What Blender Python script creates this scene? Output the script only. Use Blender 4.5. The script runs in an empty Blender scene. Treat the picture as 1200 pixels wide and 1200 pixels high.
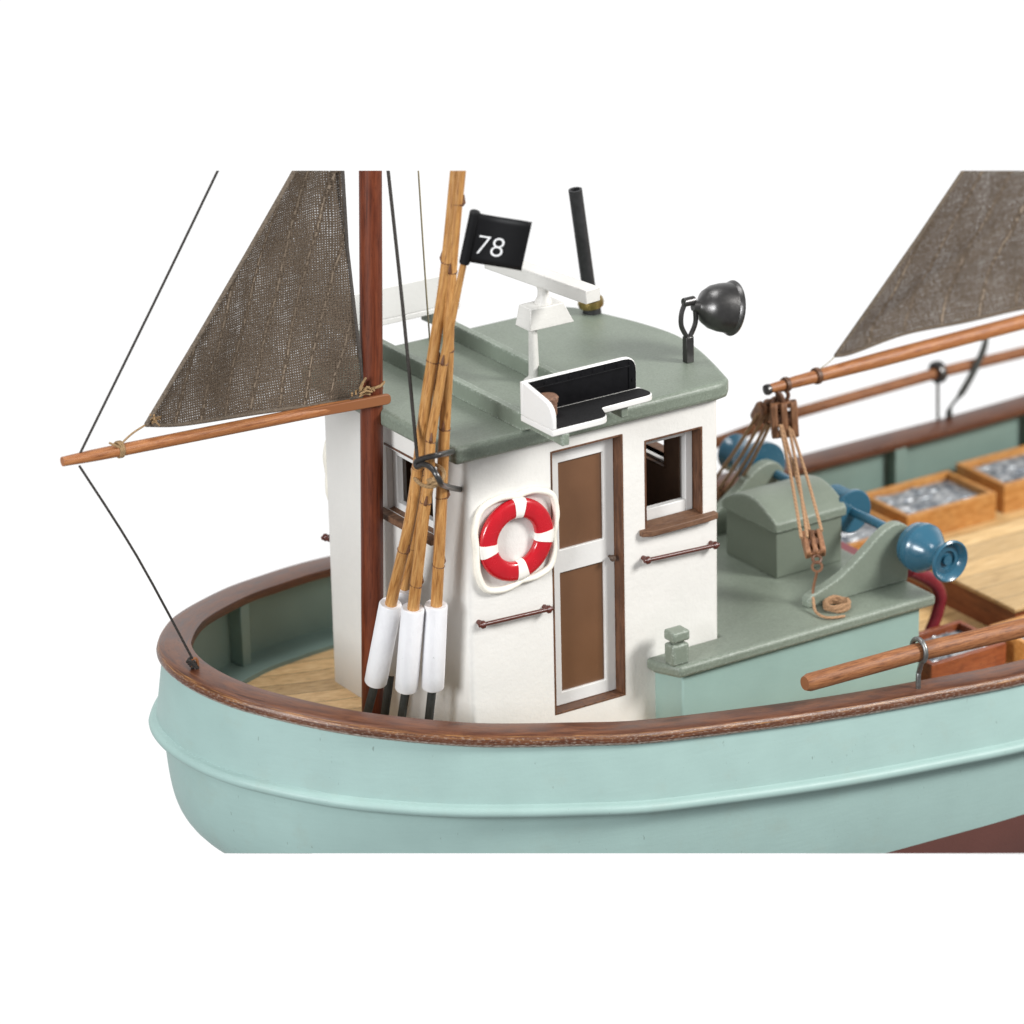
import bpy, bmesh, math, random
import numpy as np
from mathutils import Vector, Matrix
random.seed(4)
scn = bpy.context.scene
COL = scn.collection
R = math.radians

# ------------------------------------------------------------------ camera
def cam_axes(th, ph, ro):
    fw = Vector((math.sin(th)*math.cos(ph), math.cos(th)*math.cos(ph), -math.sin(ph)))
    r = Vector((math.cos(th), -math.sin(th), 0)); u = r.cross(fw)
    c, s = math.cos(ro), math.sin(ro)
    return c*r+s*u, -s*r+c*u, fw
CR, CU, CF = cam_axes(R(32.67), R(21.44), R(-1.285))
FPX = 5000.0
def ray(px, py): return CF + CR*((px-600)/FPX) - CU*((py-600)/FPX)
CAM = -50*ray(555, 892)
def P(px, py, ax, val):
    """the point of the plane <ax>=val that the photo shows at px,py"""
    d = ray(px, py); k = 'xyz'.index(ax)
    return CAM + d*((val-CAM[k])/d[k])
cam = bpy.data.cameras.new('camera'); camo = bpy.data.objects.new('camera', cam); COL.objects.link(camo)
m = Matrix((CR, CU, -CF)).transposed().to_4x4(); m.translation = CAM
camo.matrix_world = m
cam.sensor_width = 36; cam.lens = 36*FPX/1200; cam.clip_start = 1; cam.clip_end = 500
cam.dof.use_dof = True; cam.dof.focus_distance = 49.5; cam.dof.aperture_fstop = 0.36
scn.camera = camo

# ------------------------------------------------------------------ studio surround and lamps
w = bpy.data.worlds.new('World'); scn.world = w; w.use_nodes = True
nt = w.node_tree; bg = nt.nodes['Background']
tc = nt.nodes.new('ShaderNodeTexCoord'); dp = nt.nodes.new('ShaderNodeVectorMath'); dp.operation = 'DOT_PRODUCT'
dp.inputs[1].default_value = Vector((0.57, 0.81, -0.1)).normalized()
mr = nt.nodes.new('ShaderNodeMapRange'); mr.interpolation_type = 'SMOOTHSTEP'
mr.inputs[1].default_value = 0.35; mr.inputs[2].default_value = 0.88
mr.inputs[3].default_value = 0.32; mr.inputs[4].default_value = 1.06
nt.links.new(tc.outputs['Generated'], dp.inputs[0]); nt.links.new(dp.outputs['Value'], mr.inputs[0])
nt.links.new(mr.outputs[0], bg.inputs['Strength']); bg.inputs['Color'].default_value = (1, 1, 1, 1)
def area(name, loc, tgt, size, power, col=(1, 1, 1), size_y=None):
    l = bpy.data.lights.new(name, 'AREA'); l.shape = 'RECTANGLE'; l.size = size; l.size_y = size_y or size
    l.energy = power; l.color = col
    o = bpy.data.objects.new(name, l); COL.objects.link(o)
    o.location = loc; o.rotation_euler = (Vector(tgt)-Vector(loc)).to_track_quat('-Z', 'Y').to_euler()
    return o
area('key_softbox', (23, -23, 22), (2, 1, 1.5), 10, 16800, (1, .985, .96))
area('left_softbox', (-28, -12, 13), (0, 1, 1.5), 10, 10300, (.97, .985, 1))
area('top_softbox', (-2, 8, 32), (3, 2, 0), 12, 4200)
scn.view_settings.view_transform = 'Standard'; scn.view_settings.look = 'None'
scn.view_settings.exposure = 0; scn.view_settings.gamma = 1; scn.view_settings.use_curve_mapping = False
scn.cycles.max_bounces = 8; scn.cycles.transparent_max_bounces = 24

# ------------------------------------------------------------------ materials
class NT:
    def __init__(s, name):
        s.m = bpy.data.materials.new(name); s.m.use_nodes = True; s.t = s.m.node_tree
        s.b = s.t.nodes['Principled BSDF']
    def n(s, typ, **k):
        x = s.t.nodes.new('ShaderNode'+typ)
        for a, v in k.items():
            if a.startswith('i_'):
                key = a[2:]; key = int(key) if key.isdigit() else key.replace('_', ' ')
                if isinstance(v, tuple) and len(v) == 2 and hasattr(v[0], 'outputs'): s.t.links.new(v[0].outputs[v[1]], x.inputs[key])
                elif hasattr(v, 'outputs'): s.t.links.new(v.outputs[0], x.inputs[key])
                else: x.inputs[key].default_value = v
            else: setattr(x, a, v)
        return x
    def l(s, a, b, o=0): s.t.links.new(a.outputs[o], s.b.inputs[b] if isinstance(b, str) else b)
    def coord(s, kind='Object', scale=(1, 1, 1)):
        c = s.n('TexCoord'); mp = s.n('Mapping'); s.t.links.new(c.outputs[kind], mp.inputs[0]); mp.inputs['Scale'].default_value = scale
        return mp
    def noise(s, vec, scale, detail=3, rough=.5):
        return s.n('TexNoise', i_Vector=vec, i_Scale=scale, i_Detail=detail, i_Roughness=rough)
    def ramp(s, fac, stops):
        r = s.n('ValToRGB', i_Fac=fac); e = r.color_ramp.elements
        while len(e) < len(stops): e.new(.5)
        for k, (p, c) in enumerate(stops): e[k].position = p; e[k].color = (*c, 1) if len(c) == 3 else c
        return r
    def mix(s, fac, a, b, mode='MIX'):
        x = s.n('MixRGB', blend_type=mode)
        for key, v in (('Fac', fac), ('Color1', a), ('Color2', b)):
            if hasattr(v, 'outputs'): s.t.links.new(v.outputs[0], x.inputs[key])
            else: x.inputs[key].default_value = v if key == 'Fac' else (*v, 1)
        return x
    def bump(s, h, strength=.3, dist=.02):
        b = s.n('Bump', i_Strength=strength, i_Distance=dist, i_Height=h); s.l(b, 'Normal'); return b
    def edge(s, rad=.07, lo=.004, hi=.07):
        """worn edges: where a bevelled normal leaves the true one"""
        bv = s.n('Bevel', samples=4, i_Radius=rad); g = s.n('NewGeometry')
        d = s.n('VectorMath', operation='DOT_PRODUCT'); s.t.links.new(bv.outputs[0], d.inputs[0]); s.t.links.new(g.outputs['Normal'], d.inputs[1])
        i = s.n('Math', operation='SUBTRACT', i_0=1.0); s.t.links.new(d.outputs['Value'], i.inputs[1])
        return s.n('MapRange', i_0=i, i_1=lo, i_2=hi)

def paint(name, col, rough=.42, var=.06, grain=0, brush=(2, 2, 14), scuff=None, bump=.25, wear=None, spec=.5, flecks=.0):
    a = NT(name); v = a.coord(); n1 = a.noise(v, 1.3, 4)
    dark = tuple(c*(1-var*1.6) for c in col); lite = tuple(min(.95, c*(1+var)) for c in col)
    c = a.ramp(n1, [(.3, dark), (.7, lite)])
    vb = a.coord(scale=brush); nb = a.noise(vb, 3.5, 5, .6)
    c = a.mix(.18, c, a.ramp(nb, [(.35, dark), (.65, lite)]))
    if grain:
        ng = a.noise(v, 34, 4, .8)
        c = a.mix(a.ramp(ng, [(.36, (grain,)*3), (.52, (0, 0, 0))]), c, tuple(x*.55 for x in col))
        c = a.mix(a.ramp(ng, [(.56, (0, 0, 0)), (.72, (grain,)*3)]), c, tuple(min(.9, x*1.5) for x in col))
    if scuff:
        ns = a.noise(a.coord(scale=(3, 3, 9)), 5.0, 6, .75)
        c = a.mix(a.ramp(ns, [(.64, (0, 0, 0)), (.72, (.4,)*3)]), c, scuff)
        sm = a.noise(v, 1.9, 8, .68); c = a.mix(a.ramp(sm, [(.55, (0, 0, 0)), (.70, (.3,)*3)]), c, tuple(x*1.15 for x in scuff))
        rot = a.coord(scale=(9, 9, 2.2)); rot.inputs['Rotation'].default_value = (0, R(52), 0)
        sc2 = a.noise(rot, 2.2, 4, .6); c = a.mix(a.ramp(sc2, [(.70, (0, 0, 0)), (.73, (.6,)*3)]), c, tuple(x*.5 for x in scuff))
        n2 = a.noise(v, 26, 3, .7)
        c = a.mix(a.ramp(n2, [(.735, (0, 0, 0)), (.76, (.7,)*3)]), c, tuple(x*.35 for x in scuff))
    if wear:
        e = a.edge(); nw = a.noise(v, 30, 5, .75)
        ww = a.n('Math', operation='MULTIPLY', i_0=e, i_1=a.ramp(nw, [(.49, (0, 0, 0)), (.63, (.8,)*3)]))
        c = a.mix(ww, c, wear)
    a.l(c, 'Base Color')
    rr = a.n('MapRange', i_0=nb, i_3=rough-.07, i_4=rough+.1); a.l(rr, 'Roughness')
    a.b.inputs['Specular IOR Level'].default_value = spec
    h = a.mix(.5, nb, a.noise(v, 60 if grain else 22, 3, .6)); a.bump(h, bump, .02)
    return a.m

def wood(name, c1, c2, rough=.4, kind='UV', stretch=(1.2, 16, 16), dark=.35, spec=.5, worn=None, coat=0):
    a = NT(name); v = a.coord(kind, stretch)
    n1 = a.noise(v, 2.6, 6, .62); n1.inputs['Distortion'].default_value = .5
    c = a.ramp(n1, [(.28, tuple(x*dark for x in c1)), (.42, c1), (.62, c2), (.8, tuple(x*.8 for x in c1))])
    big = a.noise(a.coord(kind, (.8, 1.5, 1.5)), 1.7, 3)
    c = a.mix(a.ramp(big, [(.35, (.35,)*3), (.7, (0, 0, 0))]), c, tuple(x*.55 for x in c1))
    pore = a.noise(a.coord(kind, (stretch[0]*4, stretch[1]*3, stretch[2]*3)), 3, 2)
    c = a.mix(a.ramp(pore, [(.3, (.6,)*3), (.4, (0, 0, 0))]), c, tuple(x*.3 for x in c1))
    for wi, (w0, w1, wc, wt) in enumerate(worn or ()):      # rubbed-through varnish along the edges
        uv = a.n('SeparateXYZ', i_0=a.coord('UV'))
        m1 = a.n('Math', operation='COMPARE', i_1=w0, i_2=w1); a.t.links.new(uv.outputs['Y'], m1.inputs[0])
        nw = a.noise(a.coord('UV', ((6, 1.1, 9)[wi], (26, 26, 16)[wi], 1)), 2.4, 8, .74)
        mw = a.n('Math', operation='MULTIPLY', i_0=m1, i_1=a.ramp(nw, [(wt, (0, 0, 0)), (wt+.13, (.85,)*3)]))
        c = a.mix(mw, c, wc)
    a.l(c, 'Base Color'); rr = a.n('MapRange', i_0=n1, i_3=rough-.1, i_4=rough+.14); a.l(rr, 'Roughness')
    a.b.inputs['Specular IOR Level'].default_value = spec; a.b.inputs['Coat Weight'].default_value = coat
    a.b.inputs['Coat Roughness'].default_value = .2
    a.bump(a.mix(.4, n1, pore), .35, .012)
    return a.m

def planks(name, c1, c2, width, length, rough=.45, axis=0):
    a = NT(name); co = a.coord(); sp = a.n('SeparateXYZ', i_0=co)
    along, across = ('X', 'Y') if axis == 0 else ('Y', 'X')
    d = a.n('Math', operation='DIVIDE', i_1=width); a.t.links.new(sp.outputs[across], d.inputs[0])
    fl = a.n('Math', operation='FLOOR', i_0=d); fr = a.n('Math', operation='FRACT', i_0=d)
    wn = a.n('TexWhiteNoise', noise_dimensions='1D'); a.t.links.new(fl.outputs[0], wn.inputs['W'])
    st = (1.1, 14, 14) if axis == 0 else (14, 1.1, 14)
    off = a.n('VectorMath', operation='ADD'); a.t.links.new(a.coord(scale=st).outputs[0], off.inputs[0])
    sc = a.n('VectorMath', operation='SCALE', i_Scale=9.0); a.t.links.new(wn.outputs['Color'], sc.inputs[0]); a.t.links.new(sc.outputs[0], off.inputs[1])
    n1 = a.noise(off, 2.4, 6, .62)
    c = a.ramp(n1, [(.28, tuple(x*.45 for x in c1)), (.45, c1), (.7, c2)])
    tone = a.n('MapRange', i_0=(wn, 'Value'), i_3=.76, i_4=1.12)
    cc = a.n('VectorMath', operation='SCALE', i_0=c); a.t.links.new(tone.outputs[0], cc.inputs['Scale'])
    ab = a.n('Math', operation='SUBTRACT', i_0=fr, i_1=.5); ab2 = a.n('Math', operation='ABSOLUTE', i_0=ab)
    seam = a.n('Math', operation='GREATER_THAN', i_0=ab2, i_1=.5-.012/width*.55)
    c = a.mix(seam, cc, tuple(x*.22 for x in c1))
    a.l(c, 'Base Color'); a.b.inputs['Roughness'].default_value = rough
    a.bump(n1, .2, .01)
    return a.m

def plain(name, col, rough=.4, metal=0., nscale=14, var=.12, bump=.15, spec=.5, coat=0):
    a = NT(name); v = a.coord(); n = a.noise(v, nscale, 4, .6)
    a.l(a.ramp(n, [(.3, tuple(x*(1-var) for x in col)), (.7, tuple(min(1, x*(1+var)) for x in col))]), 'Base Color')
    a.l(a.n('MapRange', i_0=n, i_3=rough-.08, i_4=rough+.12), 'Roughness')
    a.b.inputs['Metallic'].default_value = metal; a.b.inputs['Specular IOR Level'].default_value = spec
    a.b.inputs['Coat Weight'].default_value = coat; a.b.inputs['Coat Roughness'].default_value = .06
    if bump: a.bump(n, bump, .015)
    return a.m

def rope_mat(name, col, col2, turns=26):
    a = NT(name); sp = a.n('SeparateXYZ', i_0=a.coord('UV'))
    u = a.n('Math', operation='MULTIPLY', i_1=float(turns)); a.t.links.new(sp.outputs['X'], u.inputs[0])
    vv = a.n('Math', operation='MULTIPLY', i_1=2.0); a.t.links.new(sp.outputs['Y'], vv.inputs[0])
    s = a.n('Math', operation='ADD', i_0=u, i_1=vv)
    f = a.n('Math', operation='PINGPONG', i_0=s, i_1=.5)
    n = a.noise(a.coord('Object'), 40, 3)
    h = a.n('MapRange', i_0=f, i_2=.5)
    c = a.mix(h, tuple(x*.35 for x in col), col); c = a.mix(n, c, col2)
    a.l(c, 'Base Color'); a.b.inputs['Roughness'].default_value = .85; a.bump(h, .5, .01)
    return a.m

def sailcloth(name, c1, c2, pitch, seam_dir, seam_gap, open_=(.02, .25), sw=.009):
    a = NT(name); sp = a.n('SeparateXYZ', i_0=a.coord('UV'))
    def s1(ax):
        d = a.n('Math', operation='DIVIDE', i_1=pitch); a.t.links.new(sp.outputs[ax], d.inputs[0])
        nn = a.noise(a.coord('UV', (6, 60, 1) if ax == 'Y' else (60, 6, 1)), 1.0, 2)
        d2 = a.n('Math', operation='MULTIPLY_ADD', i_0=nn, i_1=.7, i_2=d)
        return a.n('Math', operation='PINGPONG', i_0=d2, i_1=.5)
    su, sv = s1('X'), s1('Y')
    mx = a.n('Math', operation='MAXIMUM', i_0=su, i_1=sv)          # 0 in a gap, .5 on a thread
    patch = a.noise(a.coord('UV', (1.0, .55, 1)), 1.6, 4, .6)
    fine = a.noise(a.coord('UV'), 22, 3, .7)
    thr = a.n('MapRange', i_0=patch, i_1=.34, i_2=.72, i_3=open_[0], i_4=open_[1])
    thr = a.n('Math', operation='MULTIPLY_ADD', i_0=fine, i_1=.30, i_2=a.n('Math', operation='SUBTRACT', i_0=thr, i_1=.15))
    hole = a.n('Math', operation='LESS_THAN', i_0=mx, i_1=thr)
    slub = a.noise(a.coord('UV', (1, 1, 1)), 55, 3, .7)
    c = a.ramp(slub, [(.3, tuple(x*.45 for x in c1)), (.5, c1), (.75, c2)])
    c = a.mix(a.ramp(mx, [(.12, (.8,)*3), (.34, (0, 0, 0))]), c, tuple(x*.30 for x in c1))
    # seams: stitched lines
    q = a.n('VectorMath', operation='DOT_PRODUCT', i_1=(*seam_dir, 0)); a.t.links.new(a.coord('UV').outputs[0], q.inputs[0])
    wob = a.noise(a.coord('UV', (1, 1, 1)), 3, 2)
    q1 = a.n('Math', operation='MULTIPLY_ADD', i_0=wob, i_1=.05); a.t.links.new(q.outputs['Value'], q1.inputs[2])
    q2 = a.n('Math', operation='DIVIDE', i_0=q1, i_1=seam_gap); q3 = a.n('Math', operation='PINGPONG', i_0=q2, i_1=.5)
    seam = a.n('Math', operation='LESS_THAN', i_0=q3, i_1=sw/seam_gap)
    band = a.n('Math', operation='LESS_THAN', i_0=q3, i_1=.03/seam_gap)
    dash = a.noise(a.coord('UV'), 17, 3); seam = a.n('Math', operation='MULTIPLY', i_0=seam, i_1=a.n('Math', operation='GREATER_THAN', i_0=dash, i_1=.49))
    seam = a.n('Math', operation='MULTIPLY', i_0=seam, i_1=a.ramp(patch, [(.35, (.15,)*3), (.6, (.8,)*3)]))
    c = a.mix(seam, c, tuple(min(1, x*1.45) for x in c2))
    a.l(c, 'Base Color'); a.b.inputs['Roughness'].default_value = .95; a.b.inputs['Specular IOR Level'].default_value = .1
    nb = a.n('Math', operation='SUBTRACT', i_0=1.0, i_1=band)
    hole = a.n('Math', operation='MULTIPLY', i_0=hole, i_1=nb)
    al = a.n('Math', operation='MULTIPLY_ADD', i_0=hole, i_1=-.60, i_2=1.0)
    a.l(al, 'Alpha'); a.bump(a.mix(.5, mx, slub), .6, .012)
    return a.m

TEAL = (.31, .44, .415); GREEN = (.188, .222, .178)
M = {}
M['hull'] = paint('teal_hull_paint', TEAL, .47, .045, brush=(1, 1, 9), scuff=(.26, .32, .28), bump=.14, spec=.36)
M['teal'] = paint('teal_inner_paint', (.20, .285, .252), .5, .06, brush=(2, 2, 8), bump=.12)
M['casing'] = paint('teal_casing_paint', (.27, .39, .355), .45, .05, brush=(2, 2, 10), bump=.15)
M['green'] = paint('grey_green_deck_paint', GREEN, .40, .07, grain=.42, bump=.4, wear=(.5, .56, .5))
M['greensm'] = paint('grey_green_smooth_paint', GREEN, .42, .07, grain=.15, bump=.25, wear=(.5, .56, .5))
M['white'] = paint('cream_white_paint', (.735, .722, .69), .38, .025, brush=(3, 3, 3), bump=.36)
M['bright'] = paint('bright_white_paint', (.72, .715, .70), .35, .02, brush=(4, 4, 4), bump=.2)
M['fittings'] = paint('white_fitting_paint', (.66, .65, .62), .42, .05, bump=.25, wear=(.45, .43, .40))
M['float'] = paint('chalky_white_paint', (.74, .74, .76), .65, .06, brush=(9, 9, 2), scuff=(.42, .42, .45), bump=.4)
M['red_bottom'] = paint('red_brown_bottom_paint', (.125, .045, .035), .5, .06)
M['rail'] = wood('varnished_dark_rail_wood', (.088, .029, .014), (.172, .062, .025), .35, 'UV', (.8, 15, 1), .3, .48, worn=((.10, .04, (.55, .50, .44), .45), (-.045, .04, (.46, .23, .075), .50), (.03, .07, (.36, .29, .24), .52)))
M['mast'] = wood('red_brown_mast_wood', (.105, .021, .007), (.17, .039, .013), .45, 'UV', (.7, 10, 1), .35, .35)
M['spar'] = wood('orange_brown_spar_wood', (.215, .078, .030), (.36, .155, .060), .5, 'UV', (1.6, 13, 1), .22, .35)
M['boom'] = wood('warm_boom_wood', (.30, .105, .034), (.46, .20, .075), .42, 'UV', (1.4, 12, 1), .3, .4)
M['frame'] = wood('brown_frame_wood', (.095, .038, .017), (.17, .075, .036), .5, 'Object', (9, 9, 1.2), .5)
M['sill'] = wood('brown_sill_wood', (.14, .066, .034), (.22, .115, .062), .6, 'Object', (1.6, 12, 12), .5)
M['panel'] = wood('brown_door_panel_wood', (.142, .066, .031), (.156, .076, .037), .36, 'Object', (7, 7, .6), .86)
M['panel'] = plain('brown_door_panel', (.150, .072, .035), .36, 0, 1.6, .07, .05)
M['railing'] = plain('dark_red_brown_paint', (.085, .019, .012), .32, 0, 20, .2)
M['deck'] = planks('oiled_deck_planks', (.62, .39, .18), (.76, .54, .29), .33, 4, .45)
M['hatch'] = planks('pale_hatch_planks', (.62, .40, .17), (.74, .53, .27), .42, 4, .45)
M['coaming'] = wood('red_brown_coaming_wood', (.21, .06, .02), (.33, .11, .04), .4, 'Object', (8, 1.1, 8), .5)
M['crate'] = wood('orange_crate_wood', (.50, .21, .05), (.64, .33, .105), .42, 'Object', (2.5, 9, 9), .6)
M['crate_dark'] = wood('red_brown_crate_wood', (.21, .048, .014), (.29, .082, .026), .42, 'Object', (2.0, 8, 8), .5)
M['bamboo'] = wood('golden_bamboo', (.40, .175, .045), (.62, .345, .12), .4, 'UV', (1.3, 9, 1), .3)
M['node'] = plain('dark_bamboo_node', (.12, .046, .018), .6, 0, 30, .4)
M['iron'] = plain('dark_cast_iron', (.10, .098, .097), .32, .9, 9, .12, .2)
M['steel'] = plain('grey_steel_wire', (.22, .225, .22), .38, .9, 20, .2)
M['blackiron'] = plain('black_weight_paint', (.020, .024, .024), .55, 0, 25, .3, .4)
M['pipe'] = plain('black_pipe_metal', (.035, .035, .037), .45, .4, 16, .2, .25)
M['brass'] = plain('aged_brass', (.33, .24, .09), .35, 1, 16, .25)
M['black'] = plain('glossy_black_paint', (.006, .006, .007), .3, 0, 12, .2, .2, .2)
M['matblack'] = paint('matt_black_grit', (.011, .011, .012), .8, .1, grain=.8, bump=.6, spec=.2)
M['inside'] = plain('dark_interior', (.22, .13, .085), .8, 0, 8, .1, 0)
M['red'] = plain('glossy_red_enamel', (.47, .004, .013), .24, 0, 6, .08, .1, .5, .4)
M['ringwhite'] = plain('glossy_white_enamel', (.84, .82, .77), .3, 0, 9, .03, .12, .5, .2)
M['cream'] = plain('cream_painted_rope', (.84, .81, .72), .4, 0, 30, .04, .3)
M['blue'] = plain('steel_blue_enamel', (.026, .105, .165), .24, 0, 3, .06, .05, .5, .3)
M['crimson'] = plain('crimson_enamel', (.17, .012, .020), .35, 0, 9, .15)
M['blackrope'] = rope_mat('tarred_black_cord', (.022, .019, .016), (.035, .03, .026), 16)
M['brownrope'] = rope_mat('brown_hemp_cord', (.36, .20, .10), (.45, .27, .15), 14)
M['tanrope'] = rope_mat('tan_cord', (.36, .23, .11), (.30, .19, .09), 14)
M['greyline'] = plain('thin_grey_tan_line', (.33, .29, .20), .7)
M['creamrope'] = rope_mat('cream_painted_rope', (.86, .83, .74), (.84, .81, .74), 8)
M['block'] = wood('brown_block_wood', (.21, .092, .042), (.35, .17, .085), .5, 'Object', (9, 9, 1.5), .4)
M['lamp'] = plain('rusty_brown_lamp', (.20, .105, .065), .7, 0, 40, .5, .5)
M['flag'] = plain('black_satin_flag', (.006, .006, .007), .5, 0, 3, .15, .05, .25)
M['digits'] = plain('white_digits', (.85, .85, .85), .5, 0, 5, .02, 0)
M['sail'] = sailcloth('brown_grey_sailcloth', (.095, .072, .053), (.19, .152, .115), .030, (.955, -.297), .33)
M['mainsail'] = sailcloth('brown_grey_mainsail_cloth', (.100, .076, .057), (.18, .145, .113), .034, (.86, -.51), .50, (.11, .19), .017)
M['fish'] = None
a = NT('silver_fish_skin'); v = a.coord(); n = a.noise(v, 9, 4)
a.l(a.ramp(n, [(.3, (.05, .065, .09)), (.5, (.27, .29, .31)), (.72, (.52, .53, .54))]), 'Base Color')
a.b.inputs['Metallic'].default_value = .35; a.b.inputs['Roughness'].default_value = .35; M['fish'] = a.m

# ------------------------------------------------------------------ mesh helpers
ORG = {}
class MB:
    def __init__(s): s.v = []; s.f = []; s.uv = []; s.mi = []
    def add(s, vs, fs, uvs=None, mi=0):
        b = len(s.v); s.v += [Vector(p) for p in vs]
        for k, f in enumerate(fs):
            s.f.append([b+i for i in f]); s.uv.append(uvs[k] if uvs else None); s.mi.append(mi)
        return s
    def box(s, lo, hi, mat=None, mi=0):
        x0, y0, z0 = lo; x1, y1, z1 = hi
        vs = [(x0, y0, z0), (x1, y0, z0), (x1, y1, z0), (x0, y1, z0), (x0, y0, z1), (x1, y0, z1), (x1, y1, z1), (x0, y1, z1)]
        if mat is not None: vs = [mat @ Vector(p) for p in vs]
        return s.add(vs, [(0, 3, 2, 1), (4, 5, 6, 7), (0, 1, 5, 4), (1, 2, 6, 5), (2, 3, 7, 6), (3, 0, 4, 7)], mi=mi)
    def prism(s, pts, d, mi=0):
        """closed outline (list of points) pushed along d"""
        n = len(pts); a = [Vector(p) for p in pts]; d = Vector(d)
        return s.add(a+[p+d for p in a], [list(range(n))[::-1], list(range(n, 2*n))]+[(i, (i+1) % n, n+(i+1) % n, n+i) for i in range(n)], mi=mi)
    def tube(s, pts, r, seg=12, closed=False, caps=True, mi=0):
        pts = [Vector(p) for p in pts]; n = len(pts)
        rs = r if isinstance(r, (list, tuple)) else [r]*n
        tan = []
        for i in range(n):
            a = pts[(i-1) % n] if (closed or i > 0) else pts[i]; b = pts[(i+1) % n] if (closed or i < n-1) else pts[i]
            tan.append((b-a).normalized())
        up = Vector((0, 0, 1)) if abs(tan[0].z) < .9 else Vector((1, 0, 0))
        nrm = (up-tan[0]*up.dot(tan[0])).normalized(); vs = []; L = 0; Ls = []
        for i in range(n):
            nrm = (nrm-tan[i]*nrm.dot(tan[i])).normalized(); bn = tan[i].cross(nrm)
            if i: L += (pts[i]-pts[i-1]).length
            Ls.append(L)
            for k in range(seg):
                t = 2*math.pi*k/seg; vs.append(pts[i]+(nrm*math.cos(t)+bn*math.sin(t))*rs[i])
        fs = []; uv = []
        rng = n if closed else n-1
        for i in range(rng):
            j = (i+1) % n; u0 = Ls[i]; u1 = Ls[j] if j else L+(pts[0]-pts[-1]).length
            for k in range(seg):
                kk = (k+1) % seg
                fs.append((i*seg+k, i*seg+kk, j*seg+kk, j*seg+k)); uv.append([(u0, k/seg), (u0, (k+1)/seg), (u1, (k+1)/seg), (u1, k/seg)])
        if caps and not closed:
            fs.append(list(range(seg))[::-1]); uv.append([(0, 0)]*seg)
            fs.append([(n-1)*seg+k for k in range(seg)]); uv.append([(L, 0)]*seg)
        return s.add(vs, fs, uv, mi)
    def lathe(s, prof, o, ax, seg=28, mi=0, closed=False):
        """prof: (radius, height) along axis ax from o"""
        ax = Vector(ax).normalized(); o = Vector(o)
        e1 = ax.orthogonal().normalized(); e2 = ax.cross(e1); vs = []
        for r, h in prof:
            for k in range(seg):
                t = 2*math.pi*k/seg; vs.append(o+ax*h+(e1*math.cos(t)+e2*math.sin(t))*r)
        n = len(prof); fs = []
        for i in range(n if closed else n-1):
            j = (i+1) % n
            for k in range(seg): fs.append((i*seg+k, i*seg+(k+1) % seg, j*seg+(k+1) % seg, j*seg+k))
        if not closed:
            if prof[0][0] > 1e-5: fs.append(list(range(seg))[::-1])
            if prof[-1][0] > 1e-5: fs.append([(n-1)*seg+k for k in range(seg)])
        return s.add(vs, fs, mi=mi)
    def grid(s, rows, uvs=None, mi=0, loop=False):
        n = len(rows[0]); vs = [p for r in rows for p in r]; fs = []; uv = []
        for i in range(len(rows)-1):
            for k in range(n if loop else n-1):
                kk = (k+1) % n
                fs.append((i*n+k, i*n+kk, (i+1)*n+kk, (i+1)*n+k))
                if uvs: uv.append([uvs[i][k], uvs[i][kk] if kk else uvs[i][k], uvs[i+1][kk], uvs[i+1][k]])
        return s.add(vs, fs, uv if uvs else None, mi)
    def build(s, name, mat, parent=None, bevel=0, smooth=35, bseg=2, cut=None, solid=0, org=None, weld=True):
        me = bpy.data.meshes.new(name); mats = mat if isinstance(mat, list) else [mat]
        for m_ in mats: me.materials.append(m_)
        o = bpy.data.objects.new(name, me); COL.objects.link(o)
        base = ORG[parent.name] if parent else (Vector(org) if org is not None else sum(s.v, Vector())/len(s.v))
        if parent and parent.type == 'MESH' and org is None: base = ORG[parent.name]
        ORG[o.name] = base.copy()
        bm = bmesh.new(); lay = bm.loops.layers.uv.new('UVMap'); vv = [bm.verts.new(p-base) for p in s.v]
        for f, uv, mi in zip(s.f, s.uv, s.mi):
            try: bf = bm.faces.new([vv[i] for i in f])
            except ValueError: continue
            bf.material_index = mi; bf.smooth = True
            if uv:
                for lp, c in zip(bf.loops, uv): lp[lay].uv = c
        if weld: bmesh.ops.remove_doubles(bm, verts=bm.verts, dist=1e-5)
        if cut:
            for co, no in cut:
                g = bm.verts[:]+bm.edges[:]+bm.faces[:]
                res = bmesh.ops.bisect_plane(bm, geom=g, plane_co=Vector(co)-base, plane_no=no, clear_outer=True)
                ed = [e for e in res['geom_cut'] if isinstance(e, bmesh.types.BMEdge)]
                if solid != 'open':
                    try: bmesh.ops.contextual_create(bm, geom=ed) if len(ed) < 60 else None
                    except Exception: pass
        bmesh.ops.recalc_face_normals(bm, faces=bm.faces)
        bm.to_mesh(me); bm.free()
        me.set_sharp_from_angle(angle=R(smooth))
        if isinstance(solid, float) and solid:
            md = o.modifiers.new('thickness', 'SOLIDIFY'); md.thickness = solid; md.offset = 0
        if bevel:
            md = o.modifiers.new('bevel', 'BEVEL'); md.width = bevel; md.segments = bseg; md.limit_method = 'ANGLE'; md.angle_limit = R(40)
            md.harden_normals = False
        if parent: o.parent = parent
        else: o.location = base
        return o
def tag(o, label=None, cat=None, group=None, kind=None):
    for k, v in (('label', label), ('category', cat), ('group', group), ('kind', kind)):
        if v: o[k] = v
    return o
def thing(name, loc, label, cat, group=None):
    o = bpy.data.objects.new(name, None); COL.objects.link(o); o.location = loc; o.empty_display_size = .2
    ORG[o.name] = Vector(loc); return tag(o, label, cat, group)
def dup(o, parent=None, off=None):
    c = o.copy(); COL.objects.link(c)
    if parent: c.parent = parent
    if off is not None: c.location = Vector(o.location)+Vector(off)
    ORG[c.name] = ORG[o.name]+Vector(off or (0, 0, 0))
    for ch in list(o.children): dup(ch, c)
    return c
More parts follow.
